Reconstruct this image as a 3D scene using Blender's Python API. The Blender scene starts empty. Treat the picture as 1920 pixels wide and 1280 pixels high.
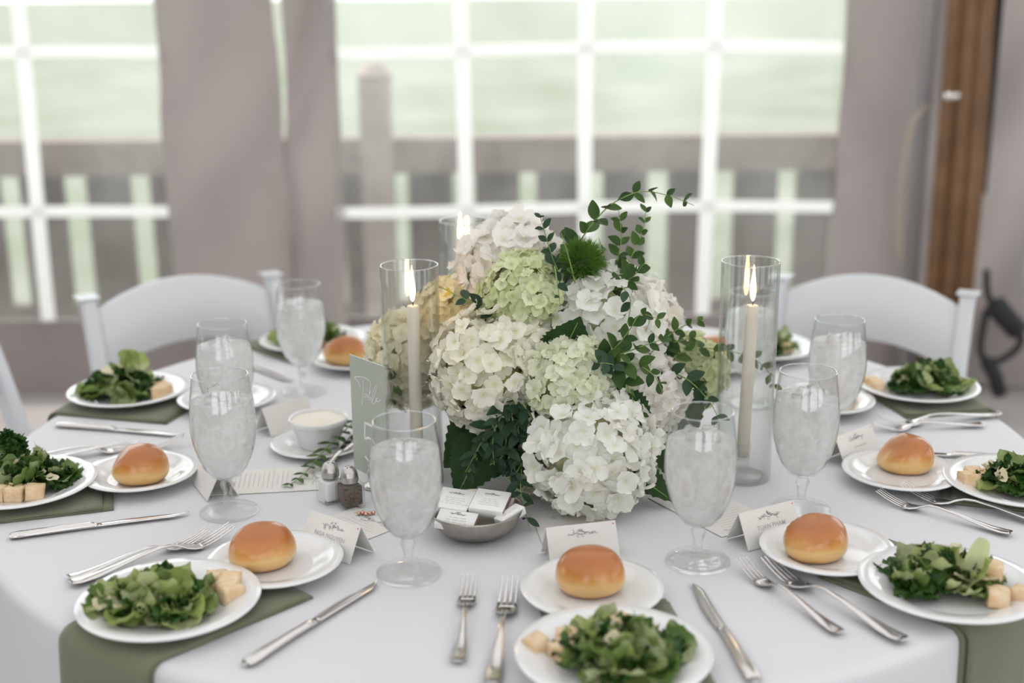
import bpy, bmesh, math, random
from math import sin, cos, pi, radians as R_, atan2, hypot, sqrt
from mathutils import Vector, Matrix, noise
random.seed(7)
scene = bpy.context.scene
COL = scene.collection

# ------------------------------------------------------------------ camera, world, sun, exposure
TZ = 0.76                       # height of the cloth-covered table top
cam_d = bpy.data.cameras.new('camera')
cam = bpy.data.objects.new('camera', cam_d); COL.objects.link(cam)
cam.location = (0, 0, TZ + 0.758)
cam.rotation_euler = (Matrix.Rotation(R_(90 - 15.357), 4, 'X') @ Matrix.Rotation(R_(-0.5), 4, 'Z')).to_euler()
cam_d.sensor_width = 36; cam_d.lens = 2392 / 1920 * 36
cam_d.dof.use_dof = True; cam_d.dof.focus_distance = 1.88; cam_d.dof.aperture_fstop = 1.9
cam_d.clip_end = 400
scene.camera = cam

w = bpy.data.worlds.new('overcast_sky'); scene.world = w; w.use_nodes = True
bg = w.node_tree.nodes['Background']; bg.inputs[0].default_value = (0.93, 0.97, 1.0, 1); bg.inputs[1].default_value = 1.7

sun_d = bpy.data.lights.new('sun', 'SUN'); sun_d.energy = 2.2; sun_d.angle = R_(12); sun_d.color = (1, .95, .88)
sun = bpy.data.objects.new('sun', sun_d); COL.objects.link(sun)
sun.rotation_euler = Vector((0.40, -0.42, -0.80)).to_track_quat('-Z', 'Y').to_euler()

scene.view_settings.view_transform = 'Standard'; scene.view_settings.look = 'None'
scene.view_settings.gamma = 1; scene.view_settings.use_curve_mapping = False
scene.view_settings.exposure = 0.58
cy = scene.cycles
cy.use_denoising = True; cy.max_bounces = 14; cy.transparent_max_bounces = 24
cy.diffuse_bounces = 4; cy.glossy_bounces = 5; cy.transmission_bounces = 10
cy.sample_clamp_indirect = 6; cy.blur_glossy = 0.6; cy.caustics_reflective = False

# ------------------------------------------------------------------ helpers
def tag(o, label=None, cat=None, group=None, kind=None):
    if label: o['label'] = label
    if cat: o['category'] = cat
    if group: o['group'] = group
    if kind: o['kind'] = kind
    return o
def empty(name, loc=(0, 0, 0), rz=0.0, parent=None):
    o = bpy.data.objects.new(name, None); o.empty_display_size = .02; COL.objects.link(o)
    o.location = loc; o.rotation_euler = (0, 0, rz); o.parent = parent
    return o
def mesh(name, verts, faces, mat=None, smooth=True):
    m = bpy.data.meshes.new(name); m.from_pydata([tuple(v) for v in verts], [], faces)
    if smooth: m.polygons.foreach_set('use_smooth', [True] * len(m.polygons))
    if mat: m.materials.append(mat)
    m.update(); return m
def obj(name, me, parent=None, loc=(0, 0, 0), rot=(0, 0, 0), scale=None):
    o = bpy.data.objects.new(name, me); COL.objects.link(o); o.parent = parent
    o.location = loc; o.rotation_euler = rot
    if scale is not None: o.scale = scale if hasattr(scale, '__len__') else (scale,) * 3
    return o
class MB:
    """collects verts and faces of one mesh"""
    def __init__(s): s.v = []; s.f = []
    def add(s, v, f):
        b = len(s.v); s.v += [tuple(p) for p in v]; s.f += [tuple(b + i for i in q) for q in f]
    def box(s, c, d, rz=0.0, M=None):
        x, y, z = d[0] / 2, d[1] / 2, d[2] / 2
        vs = [Vector((i * x, j * y, k * z)) for k in (-1, 1) for j in (-1, 1) for i in (-1, 1)]
        T = Matrix.Translation(c) @ (M if M else Matrix.Rotation(rz, 4, 'Z'))
        s.add([T @ p for p in vs], [(0, 2, 3, 1), (4, 5, 7, 6), (0, 1, 5, 4), (2, 6, 7, 3), (0, 4, 6, 2), (1, 3, 7, 5)])
    def tube(s, pts, rad, n=8, cap=True):
        pts = [Vector(p) for p in pts]; rr = rad if hasattr(rad, '__len__') else [rad] * len(pts)
        vs = []; fs = []; up = None
        for i, p in enumerate(pts):
            t = (pts[min(i + 1, len(pts) - 1)] - pts[max(i - 1, 0)]).normalized()
            if up is None: up = Vector((0, 0, 1)) if abs(t.z) < .9 else Vector((1, 0, 0))
            a = (up - t * up.dot(t)).normalized(); up = a; b = t.cross(a)
            vs += [p + (a * cos(2 * pi * k / n) + b * sin(2 * pi * k / n)) * rr[i] for k in range(n)]
        for i in range(len(pts) - 1):
            fs += [(i * n + k, i * n + (k + 1) % n, (i + 1) * n + (k + 1) % n, (i + 1) * n + k) for k in range(n)]
        if cap: fs += [tuple(reversed(range(n))), tuple(range((len(pts) - 1) * n, len(pts) * n))]
        s.add(vs, fs)
    def loft(s, secs, n=10, flat=1.0):
        """secs: (x, y, z, half width, half thickness) along Y"""
        vs = []; fs = []
        for (x, y, z, hw, ht) in secs:
            for k in range(n):
                a = 2 * pi * k / n; c = cos(a); d = sin(a)
                vs.append((x + hw * abs(c) ** flat * (1 if c > 0 else -1), y, z + ht * abs(d) ** flat * (1 if d > 0 else -1)))
        for i in range(len(secs) - 1):
            fs += [(i * n + k, i * n + (k + 1) % n, (i + 1) * n + (k + 1) % n, (i + 1) * n + k) for k in range(n)]
        fs += [tuple(range(n)), tuple(reversed(range((len(secs) - 1) * n, len(secs) * n)))]
        s.add(vs, fs)
    def revolve(s, prof, n=48, wav=None):
        vs = []; fs = []; idx = []
        for (r, z) in prof:
            if r < 1e-6: idx.append([len(vs)]); vs.append((0, 0, z))
            else:
                idx.append(list(range(len(vs), len(vs) + n)))
                vs += [(r * cos(2 * pi * k / n), r * sin(2 * pi * k / n), z) for k in range(n)]
        for i in range(len(prof) - 1):
            a, b = idx[i], idx[i + 1]
            for k in range(n):
                j = (k + 1) % n
                if len(a) == 1 and len(b) == 1: continue
                if len(a) == 1: fs.append((a[0], b[j], b[k]))
                elif len(b) == 1: fs.append((a[k], a[j], b[0]))
                else: fs.append((a[k], a[j], b[j], b[k]))
        s.add(vs, fs)
    def me(s, name, mat, smooth=True): return mesh(name, s.v, s.f, mat, smooth)
def revolve(name, prof, mat, n=48):
    b = MB(); b.revolve(prof, n); return b.me(name, mat)
def smoothpath(pts, k=6):
    P = [Vector(p) for p in pts]; out = []
    for i in range(len(P) - 1):
        p0, p1, p2, p3 = P[max(i - 1, 0)], P[i], P[i + 1], P[min(i + 2, len(P) - 1)]
        for j in range(k):
            t = j / k
            out.append(.5 * ((2 * p1) + (p2 - p0) * t + (2 * p0 - 5 * p1 + 4 * p2 - p3) * t * t + (3 * p1 - p0 - 3 * p2 + p3) * t ** 3))
    return out + [P[-1]]
def bevel_box(name, d, mat, r=.002, seg=2, noise_amp=0.0, cuts=0):
    bm = bmesh.new(); bmesh.ops.create_cube(bm, size=1)
    for v in bm.verts: v.co = Vector((v.co.x * d[0], v.co.y * d[1], v.co.z * d[2]))
    if cuts: bmesh.ops.subdivide_edges(bm, edges=bm.edges[:], cuts=cuts, use_grid_fill=True)
    else: bmesh.ops.bevel(bm, geom=bm.edges[:], offset=r, segments=seg, affect='EDGES', profile=.6)
    if noise_amp:
        for v in bm.verts: v.co += noise.noise_vector(v.co * 90 + Vector((d[0] * 999, 0, 0))) * noise_amp
    m = bpy.data.meshes.new(name); bm.to_mesh(m); bm.free()
    m.polygons.foreach_set('use_smooth', [True] * len(m.polygons)); m.materials.append(mat); return m

# ------------------------------------------------------------------ materials
def N(nt, t, **kw):
    n = nt.nodes.new(t)
    for k, v in kw.items(): setattr(n, k, v)
    return n
def pmat(name, col, rough=.5, metal=0.0, spec=.5, var=None, vscale=20.0, bump=0.0, bscale=200.0, objvar=None, coat=0.0, sheen=0.0, transl=None, coord='Object', bdist=.002, vlo=.35, vhi=.65):
    """principled with optional noise colour (var), per-object colour (objvar), bump and translucency"""
    m = bpy.data.materials.new(name); m.use_nodes = True; nt = m.node_tree; L = nt.links
    p = nt.nodes['Principled BSDF']; out = nt.nodes['Material Output']
    p.inputs['Base Color'].default_value = (*col, 1); p.inputs['Roughness'].default_value = rough
    p.inputs['Metallic'].default_value = metal; p.inputs['Specular IOR Level'].default_value = spec
    p.inputs['Coat Weight'].default_value = coat; p.inputs['Coat Roughness'].default_value = .05
    p.inputs['Sheen Weight'].default_value = sheen
    tc = N(nt, 'ShaderNodeTexCoord'); csock = None
    if objvar:
        oi = N(nt, 'ShaderNodeObjectInfo'); mx = N(nt, 'ShaderNodeMix', data_type='RGBA')
        mx.inputs[6].default_value = (*col, 1); mx.inputs[7].default_value = (*objvar, 1); L.new(oi.outputs['Random'], mx.inputs[0]); csock = mx.outputs[2]
    if var:
        nz = N(nt, 'ShaderNodeTexNoise'); nz.inputs['Scale'].default_value = vscale; nz.inputs['Detail'].default_value = 4
        L.new(tc.outputs[coord], nz.inputs['Vector'])
        rp = N(nt, 'ShaderNodeValToRGB'); rp.color_ramp.elements[0].position = vlo; rp.color_ramp.elements[1].position = vhi
        L.new(nz.outputs[0], rp.inputs[0])
        mx2 = N(nt, 'ShaderNodeMix', data_type='RGBA'); L.new(rp.outputs[0], mx2.inputs[0])
        mx2.inputs[6].default_value = (*col, 1); mx2.inputs[7].default_value = (*var, 1)
        if csock: L.new(csock, mx2.inputs[6])
        csock = mx2.outputs[2]
    if csock: L.new(csock, p.inputs['Base Color'])
    if bump:
        nb = N(nt, 'ShaderNodeTexNoise'); nb.inputs['Scale'].default_value = bscale; nb.inputs['Detail'].default_value = 3
        L.new(tc.outputs[coord], nb.inputs['Vector'])
        bp = N(nt, 'ShaderNodeBump'); bp.inputs['Strength'].default_value = bump; bp.inputs['Distance'].default_value = bdist
        L.new(nb.outputs[0], bp.inputs['Height']); L.new(bp.outputs[0], p.inputs['Normal'])
    if transl:
        tr = N(nt, 'ShaderNodeBsdfTranslucent'); tr.inputs[0].default_value = (*col, 1)
        if csock: L.new(csock, tr.inputs[0])
        ms = N(nt, 'ShaderNodeMixShader'); ms.inputs[0].default_value = transl
        L.new(p.outputs[0], ms.inputs[1]); L.new(tr.outputs[0], ms.inputs[2]); L.new(ms.outputs[0], out.inputs[0])
    return m
def clear_glass(name, gloss=1.0, tint=(.997, .998, .997), edge=(.93, .95, .945)):
    """thin clear glass: straight transmission, fresnel reflection, denser where the wall is seen edge-on"""
    m = bpy.data.materials.new(name); m.use_nodes = True; nt = m.node_tree; L = nt.links; nt.nodes.remove(nt.nodes['Principled BSDF'])
    lw = N(nt, 'ShaderNodeLayerWeight'); lw.inputs[0].default_value = .25
    l2 = N(nt, 'ShaderNodeLayerWeight'); l2.inputs[0].default_value = .5
    pw = N(nt, 'ShaderNodeMath', operation='POWER'); pw.inputs[1].default_value = 5; L.new(l2.outputs['Facing'], pw.inputs[0])
    fr = N(nt, 'ShaderNodeMath', operation='MULTIPLY_ADD'); fr.inputs[1].default_value = .9; fr.inputs[2].default_value = .06; L.new(pw.outputs[0], fr.inputs[0])
    mc = N(nt, 'ShaderNodeMix', data_type='RGBA'); mc.inputs[6].default_value = (*tint, 1); mc.inputs[7].default_value = (*edge, 1)
    L.new(lw.outputs['Facing'], mc.inputs[0])
    tr = N(nt, 'ShaderNodeBsdfTransparent'); L.new(mc.outputs[2], tr.inputs[0])
    gl = N(nt, 'ShaderNodeBsdfGlossy'); gl.inputs['Roughness'].default_value = .02
    mu = N(nt, 'ShaderNodeMath', operation='MULTIPLY'); mu.inputs[1].default_value = gloss; L.new(fr.outputs[0], mu.inputs[0])
    ms = N(nt, 'ShaderNodeMixShader'); L.new(mu.outputs[0], ms.inputs[0]); L.new(tr.outputs[0], ms.inputs[1]); L.new(gl.outputs[0], ms.inputs[2])
    L.new(ms.outputs[0], nt.nodes['Material Output'].inputs[0]); return m
def solid_glass(name, rough=0.0, ior=1.45, mixt=.74, col=(1, 1, 1)):
    m = bpy.data.materials.new(name); m.use_nodes = True; nt = m.node_tree; L = nt.links; nt.nodes.remove(nt.nodes['Principled BSDF'])
    g = N(nt, 'ShaderNodeBsdfGlass'); g.inputs['Roughness'].default_value = rough; g.inputs['IOR'].default_value = ior; g.inputs[0].default_value = (*col, 1)
    t = N(nt, 'ShaderNodeBsdfTransparent'); ms = N(nt, 'ShaderNodeMixShader'); ms.inputs[0].default_value = mixt
    L.new(g.outputs[0], ms.inputs[1]); L.new(t.outputs[0], ms.inputs[2]); L.new(ms.outputs[0], nt.nodes['Material Output'].inputs[0]); return m
def misted_water(name):
    """ice water behind a fogged wall: rough refraction plus white mist in uneven patches"""
    m = bpy.data.materials.new(name); m.use_nodes = True; nt = m.node_tree; L = nt.links; nt.nodes.remove(nt.nodes['Principled BSDF'])
    tc = N(nt, 'ShaderNodeTexCoord')
    nz = N(nt, 'ShaderNodeTexNoise'); nz.inputs['Scale'].default_value = 38; nz.inputs['Detail'].default_value = 5; L.new(tc.outputs['Object'], nz.inputs[0])
    mr = N(nt, 'ShaderNodeMapRange'); mr.inputs[1].default_value = .3; mr.inputs[2].default_value = .7; mr.inputs[3].default_value = .36; mr.inputs[4].default_value = .86
    L.new(nz.outputs[0], mr.inputs[0])
    g = N(nt, 'ShaderNodeBsdfGlass'); g.inputs['Roughness'].default_value = .2; g.inputs['IOR'].default_value = 1.17
    df = N(nt, 'ShaderNodeBsdfDiffuse'); df.inputs[0].default_value = (.97, .97, .96, 1)
    ts = N(nt, 'ShaderNodeBsdfTranslucent'); ts.inputs[0].default_value = (.99, .99, .98, 1)
    a = N(nt, 'ShaderNodeMixShader'); a.inputs[0].default_value = .58; L.new(df.outputs[0], a.inputs[1]); L.new(ts.outputs[0], a.inputs[2])
    b = N(nt, 'ShaderNodeMixShader'); L.new(mr.outputs[0], b.inputs[0]); L.new(g.outputs[0], b.inputs[1]); L.new(a.outputs[0], b.inputs[2])
    v = N(nt, 'ShaderNodeTexNoise'); v.inputs['Scale'].default_value = 90; L.new(tc.outputs['Object'], v.inputs[0])
    bp = N(nt, 'ShaderNodeBump'); bp.inputs['Strength'].default_value = .5; bp.inputs['Distance'].default_value = .003; L.new(v.outputs[0], bp.inputs['Height'])
    L.new(bp.outputs[0], g.inputs['Normal']); L.new(b.outputs[0], nt.nodes['Material Output'].inputs[0]); return m
def vinyl(name):
    m = bpy.data.materials.new(name); m.use_nodes = True; nt = m.node_tree; L = nt.links; nt.nodes.remove(nt.nodes['Principled BSDF'])
    tc = N(nt, 'ShaderNodeTexCoord'); nz = N(nt, 'ShaderNodeTexNoise'); nz.inputs['Scale'].default_value = 2.5; nz.inputs['Detail'].default_value = 5; L.new(tc.outputs['Object'], nz.inputs[0])
    mr = N(nt, 'ShaderNodeMapRange'); mr.inputs[1].default_value = .3; mr.inputs[2].default_value = .7; mr.inputs[3].default_value = .03; mr.inputs[4].default_value = .10; L.new(nz.outputs[0], mr.inputs[0])
    t = N(nt, 'ShaderNodeBsdfTransparent'); t.inputs[0].default_value = (.97, .98, .97, 1)
    d = N(nt, 'ShaderNodeBsdfTranslucent'); d.inputs[0].default_value = (.95, .96, .94, 1)
    a = N(nt, 'ShaderNodeMixShader'); L.new(mr.outputs[0], a.inputs[0]); L.new(t.outputs[0], a.inputs[1]); L.new(d.outputs[0], a.inputs[2])
    g = N(nt, 'ShaderNodeBsdfGlossy'); g.inputs['Roughness'].default_value = .15
    b = N(nt, 'ShaderNodeMixShader'); b.inputs[0].default_value = .04; L.new(a.outputs[0], b.inputs[1]); L.new(g.outputs[0], b.inputs[2])
    L.new(b.outputs[0], nt.nodes['Material Output'].inputs[0]); return m
def bun_mat(name):
    m = bpy.data.materials.new(name); m.use_nodes = True; nt = m.node_tree; L = nt.links; p = nt.nodes['Principled BSDF']
    tc = N(nt, 'ShaderNodeTexCoord'); sp = N(nt, 'ShaderNodeSeparateXYZ'); L.new(tc.outputs['Generated'], sp.inputs[0])
    nz = N(nt, 'ShaderNodeTexNoise'); nz.inputs['Scale'].default_value = 2.2; nz.inputs['Detail'].default_value = 3; L.new(tc.outputs['Generated'], nz.inputs[0])
    ad = N(nt, 'ShaderNodeMath', operation='MULTIPLY_ADD'); ad.inputs[1].default_value = .35; L.new(nz.outputs[0], ad.inputs[0]); L.new(sp.outputs['Z'], ad.inputs[2])
    rp = N(nt, 'ShaderNodeValToRGB'); e = rp.color_ramp.elements
    e[0].position = .22; e[0].color = (.50, .24, .07, 1); e[1].position = 1.1 if False else 1.0; e[1].color = (.42, .13, .022, 1)
    for pos, c in ((.30, (.66, .40, .15)), (.52, (.72, .45, .17)), (.66, (.62, .29, .075)), (.82, (.50, .17, .03))):
        q = e.new(pos); q.color = (*c, 1)
    L.new(ad.outputs[0], rp.inputs[0]); L.new(rp.outputs[0], p.inputs['Base Color'])
    p.inputs['Roughness'].default_value = .34; p.inputs['Coat Weight'].default_value = .55; p.inputs['Coat Roughness'].default_value = .16
    nb = N(nt, 'ShaderNodeTexNoise'); nb.inputs['Scale'].default_value = 160; L.new(tc.outputs['Object'], nb.inputs[0])
    bp = N(nt, 'ShaderNodeBump'); bp.inputs['Strength'].default_value = .12; bp.inputs['Distance'].default_value = .001; L.new(nb.outputs[0], bp.inputs['Height']); L.new(bp.outputs[0], p.inputs['Normal'])
    return m
def emit(name, col, s):
    m = bpy.data.materials.new(name); m.use_nodes = True; nt = m.node_tree; nt.nodes.remove(nt.nodes['Principled BSDF'])
    e = N(nt, 'ShaderNodeEmission'); e.inputs[0].default_value = (*col, 1); e.inputs[1].default_value = s
    nt.links.new(e.outputs[0], nt.nodes['Material Output'].inputs[0]); return m

M = {
 'cloth': pmat('white_linen', (.70, .697, .715), .85, spec=.2, bump=.12, bscale=900, bdist=.0006),
 'napkin': pmat('sage_cloth', (.168, .186, .118), .9, spec=.15, bump=.15, bscale=900, bdist=.0006, sheen=.2),
 'china': pmat('white_china', (.80, .80, .80), .12, spec=.5, coat=.5),
 'steel': pmat('polished_steel', (.72, .69, .67), .13, 1.0, bump=.05, bscale=300, bdist=.0005),
 'pewter': pmat('brushed_pewter', (.50, .47, .42), .36, 1.0, var=(.40, .37, .32), vscale=60),
 'bun': bun_mat('baked_crust'),
 'crouton': pmat('toasted_bread', (.80, .64, .44), .9, var=(.72, .49, .27), vscale=60, bump=.8, bscale=220),
 'romaine': pmat('romaine_green', (.40, .48, .15), .30, objvar=(.085, .175, .035), var=(.60, .63, .38), vscale=30, transl=.3, vlo=.50, vhi=.72),
 'kale': pmat('kale_green', (.014, .050, .008), .32, objvar=(.038, .11, .014), var=(.10, .18, .045), vscale=40, vlo=.48, vhi=.70, transl=.2, spec=.3),
 'rib': pmat('romaine_rib', (.66, .70, .40), .4, objvar=(.56, .62, .26), transl=.35),
 'cheese': pmat('parmesan_shaving', (.82, .74, .52), .6, transl=.2),
 'card': pmat('ivory_card', (.76, .74, .70), .8, spec=.2, bump=.05, bscale=500),
 'ink': pmat('grey_ink', (.22, .22, .23), .8),
 'ink_pale': pmat('pale_ink', (.27, .26, .26), .8),
 'ink_soft': pmat('soft_ink', (.46, .45, .45), .8),
 'pink': pmat('pink_print', (.75, .10, .16), .7),
 'sign': pmat('sage_acrylic', (.40, .435, .375), .28, spec=.5),
 'white_ink': pmat('white_ink', (.85, .86, .83), .6),
 'wax': pmat('ivory_wax', (.93, .87, .76), .5, transl=.3),
 'wick': pmat('burnt_wick', (.02, .015, .01), .9),
 'flame': emit('candle_flame', (1, .62, .25), 22),
 'core': emit('flame_core', (1, .86, .60), 30),
 'glass': clear_glass('thin_clear_glass', 1.0),
 'glass2': clear_glass('thick_cylinder_glass', 1.1, (.997, .998, .997), (.80, .84, .80)),
 'sglass': solid_glass('pressed_glass'),
 'rimglass': clear_glass('polished_rim_glass', 4.0, (.97, .98, .975), (.85, .88, .86)),
 'ice': solid_glass('ice', .10, 1.22, .4),
 'water': misted_water('misted_ice_water'),
 'stem': pmat('green_stem', (.22, .32, .09), .5),
 'euca': pmat('eucalyptus_leaf', (.032, .075, .022), .42, objvar=(.085, .155, .035), transl=.22, spec=.18),
 'euca_dk': pmat('blue_green_leaf', (.022, .050, .028), .45, objvar=(.045, .085, .045), transl=.15, spec=.18),
 'hleaf': pmat('hydrangea_leaf_green', (.014, .042, .010), .42, objvar=(.028, .075, .02), var=(.03, .07, .016), vscale=60, transl=.12, bump=.5, bscale=120, spec=.2),
 'trick': pmat('dianthus_green', (.17, .33, .05), .6, objvar=(.17, .33, .05), transl=.35),
 'chair': pmat('white_resin', (.66, .67, .69), .35),
 'fabric': pmat('tent_fabric', (.40, .36, .34), .85, spec=.2, var=(.365, .325, .31), vscale=2.0, transl=.22),
 'canopy': pmat('canopy_fabric', (.76, .75, .75), .9, transl=.36),
 'muntin': pmat('white_window_tape', (.96, .96, .95), .7, transl=.68),
 'vinyl': vinyl('clear_vinyl'),
 'floor': pmat('grey_floor', (.36, .33, .32), .8, var=(.31, .28, .27), vscale=1.6),
 'lawn': pmat('lawn_grass', (.115, .138, .082), .9, var=(.205, .215, .165), vscale=.5, transl=None),
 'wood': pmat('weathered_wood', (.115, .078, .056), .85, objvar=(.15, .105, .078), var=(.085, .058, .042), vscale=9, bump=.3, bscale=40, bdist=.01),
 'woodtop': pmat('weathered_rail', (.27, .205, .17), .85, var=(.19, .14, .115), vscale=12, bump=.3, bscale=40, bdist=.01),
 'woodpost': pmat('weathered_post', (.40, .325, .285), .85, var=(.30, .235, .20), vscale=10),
 'brown': pmat('brown_slat', (.22, .115, .05), .6, var=(.15, .075, .03), vscale=8),
 'grey_metal': pmat('grey_pole', (.30, .29, .29), .5, .3),
 'black': pmat('black_strap_and_gap', (.012, .013, .015), .7),
 'cord': pmat('tan_cord', (.45, .38, .30), .8),
 'salt': pmat('salt', (.88, .88, .88), .9, bump=.4, bscale=900),
 'pepper': pmat('ground_pepper', (.16, .12, .085), .9, var=(.04, .03, .02), vscale=500, bump=.6, bscale=700),
 'butter': pmat('whipped_butter', (.82, .77, .66), .5, bump=.5, bscale=90),
 'striker': pmat('maroon_striker', (.16, .03, .03), .8, var=(.5, .4, .38), vscale=900),
 'dark': pmat('dark_floral_foam', (.012, .025, .01), .9),
 'copper': pmat('copper_bead', (.72, .42, .32), .2, 1.0),
 'bark': pmat('tree_bark', (.22, .20, .18), .9),
 'treeleaf': pmat('tree_leaf', (.10, .19, .05), .8, var=(.16, .26, .08), vscale=3),
}
def petal_mat(name, a, b, c):
    """petal: colour a to b from object to object, tinted c toward the eye of the floret"""
    m = bpy.data.materials.new(name); m.use_nodes = True; nt = m.node_tree; L = nt.links; p = nt.nodes['Principled BSDF']
    oi = N(nt, 'ShaderNodeObjectInfo'); mx = N(nt, 'ShaderNodeMix', data_type='RGBA'); mx.inputs[6].default_value = (*a, 1); mx.inputs[7].default_value = (*b, 1)
    L.new(oi.outputs['Random'], mx.inputs[0])
    tc = N(nt, 'ShaderNodeTexCoord'); ln = N(nt, 'ShaderNodeVectorMath', operation='LENGTH'); L.new(tc.outputs['Object'], ln.inputs[0])
    mr = N(nt, 'ShaderNodeMapRange'); mr.inputs[1].default_value = .05; mr.inputs[2].default_value = .45; mr.inputs[3].default_value = .7; mr.inputs[4].default_value = 0; L.new(ln.outputs['Value'], mr.inputs[0])
    m2 = N(nt, 'ShaderNodeMix', data_type='RGBA'); L.new(mr.outputs[0], m2.inputs[0]); L.new(mx.outputs[2], m2.inputs[6]); m2.inputs[7].default_value = (*c, 1)
    L.new(m2.outputs[2], p.inputs['Base Color']); p.inputs['Roughness'].default_value = .55; p.inputs['Specular IOR Level'].default_value = .25
    t = N(nt, 'ShaderNodeBsdfTranslucent'); L.new(m2.outputs[2], t.inputs[0]); ms = N(nt, 'ShaderNodeMixShader'); ms.inputs[0].default_value = .36
    L.new(p.outputs[0], ms.inputs[1]); L.new(t.outputs[0], ms.inputs[2]); L.new(ms.outputs[0], nt.nodes['Material Output'].inputs[0]); return m
PET = {
 'white': petal_mat('petal_white', (.95, .95, .91), (.94, .93, .86), (.78, .80, .56)),
 'greenwhite': petal_mat('petal_green_white', (.89, .90, .76), (.83, .87, .64), (.64, .73, .38)),
 'lime': petal_mat('petal_lime', (.74, .79, .46), (.86, .88, .66), (.50, .63, .24)),
 'cream': petal_mat('petal_cream', (.95, .93, .85), (.92, .90, .76), (.72, .71, .38)),
 'yellow': petal_mat('petal_yellow_cream', (.89, .83, .60), (.87, .76, .50), (.68, .62, .28)),
 'yellowcream': petal_mat('petal_soft_yellow', (.92, .90, .76), (.90, .84, .62), (.74, .70, .40)),
 'blush': petal_mat('petal_blush_white', (.95, .93, .90), (.94, .90, .84), (.76, .74, .52)),
}
CORE = {k: pmat('pedicel_' + k, c, .7, var=tuple(x * .55 for x in c), vscale=60) for k, c in
        {'white': (.62, .63, .38), 'greenwhite': (.50, .56, .26), 'lime': (.32, .43, .12), 'cream': (.52, .50, .22), 'yellow': (.55, .47, .18), 'yellowcream': (.55, .50, .24), 'blush': (.60, .55, .34)}.items()}

# ------------------------------------------------------------------ the setting
b = MB(); b.add([(-9, -5, 0), (9, -5, 0), (9, 5.1, 0), (-9, 5.1, 0)], [(0, 1, 2, 3)])
tag(obj('floor', b.me('floor', M['floor'])), kind='structure')
b = MB(); b.add([(-150, 5.1, -.25), (150, 5.1, -.25), (150, 260, .6), (-150, 260, .6)], [(0, 1, 2, 3)])
tag(obj('lawn', b.me('lawn', M['lawn'])), 'sunlit pale green lawn beyond the wooden fence', 'lawn', kind='structure')
WY = 4.8
def wrinkled(x0, x1, z0, z1, seed, amp=.03, nx=26, nz=30, y=WY, lean=(0, 0)):
    vs = []; fs = []
    for j in range(nz + 1):
        for i in range(nx + 1):
            u, v = i / nx, j / nz; x = x0 + (x1 - x0) * u; z = z0 + (z1 - z0) * v
            d = amp * (.6 * noise.noise(Vector((x * 2.3 + z * .9, z * .8, seed))) + .7 * noise.noise(Vector((x * 4 - z * 2.2, z * 2.1 + x * 1.6, seed + 9))) + .25 * sin(9 * x + 3 * sin(z * 2 + seed)))
            xe = x + (lean[0] * (1 - u) + lean[1] * u) * (z1 - z) / (z1 - z0)
            vs.append((xe, y + d, z))
    for j in range(nz):
        for i in range(nx): a = j * (nx + 1) + i; fs.append((a, a + 1, a + nx + 2, a + nx + 1))
    m = mesh('drape', vs, fs, M['fabric']); return m
ZB, ZT = .30, 2.62
b = MB(); b.box((0, WY + .02, ZB / 2), (13, .012, ZB)); b.box((0, WY + .02, (ZT + 3.2) / 2), (13, .012, 3.2 - ZT))
for x0, x1 in ((-6.5, -4.1), (4.6, 6.5)): b.box(((x0 + x1) / 2, WY + .02, (ZB + ZT) / 2), (x1 - x0, .012, ZT - ZB))
wall_back = tag(obj('wall_back', b.me('wall_back', M['fabric'], False)), kind='structure')
for i, (x0, x1, ln) in enumerate(((-1.285, -.845, (0, 0)), (-.875, -.63, (.062, 0)), (1.20, 1.62, (.02, 0)), (1.62, 1.98, (0, .02)))):
    obj('drape_panel', wrinkled(x0, x1, 0.02, 3.2, i * 5.3, .14, lean=ln, y=WY - .03), wall_back)
def window(n, x0, x1, xs, zs):
    b = MB(); b.box(((x0 + x1) / 2, WY, (ZB + ZT) / 2), (x1 - x0, .0015, ZT - ZB))
    wd = tag(obj('window_%d' % n, b.me('window_pane', M['vinyl'], False)), kind='structure')
    hw = .027
    def strip(pts, ax):
        vs = []; fs = []
        for (x, z) in pts:
            for s1, dy in ((-1, 0), (1, 0), (1, -.003), (-1, -.003)): vs.append((x + (s1 * hw if ax == 0 else 0), WY - .003 - .005 * ax + dy, z + (s1 * hw * .8 if ax else 0)))
        for i in range(len(pts) - 1): fs += [(i * 4 + k, i * 4 + (k + 1) % 4, i * 4 + 4 + (k + 1) % 4, i * 4 + 4 + k) for k in range(4)]
        obj('muntin', mesh('muntin', vs, fs, M['muntin'], False), wd)
    for x in xs: strip([(x + .006 * sin(z * 3 + x * 5), z) for z in [ZB + (ZT - ZB) * k / 24 for k in range(25)]], 0)
    for z in zs: strip([(x, z + .008 * sin(x * 2.7)) for x in [x0 + (x1 - x0) * k / 16 for k in range(17)]], 1)
ZS = (.72, 1.31, 1.90, 2.49)
window(1, -4.1, -1.26, (-3.63, -3.17, -2.71, -2.25, -1.79), ZS)
window(2, -.66, 1.22, (-.175, .285, .745), ZS)
window(3, 1.96, 4.6, (2.4, 2.86, 3.32, 3.78, 4.24), ZS)
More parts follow.
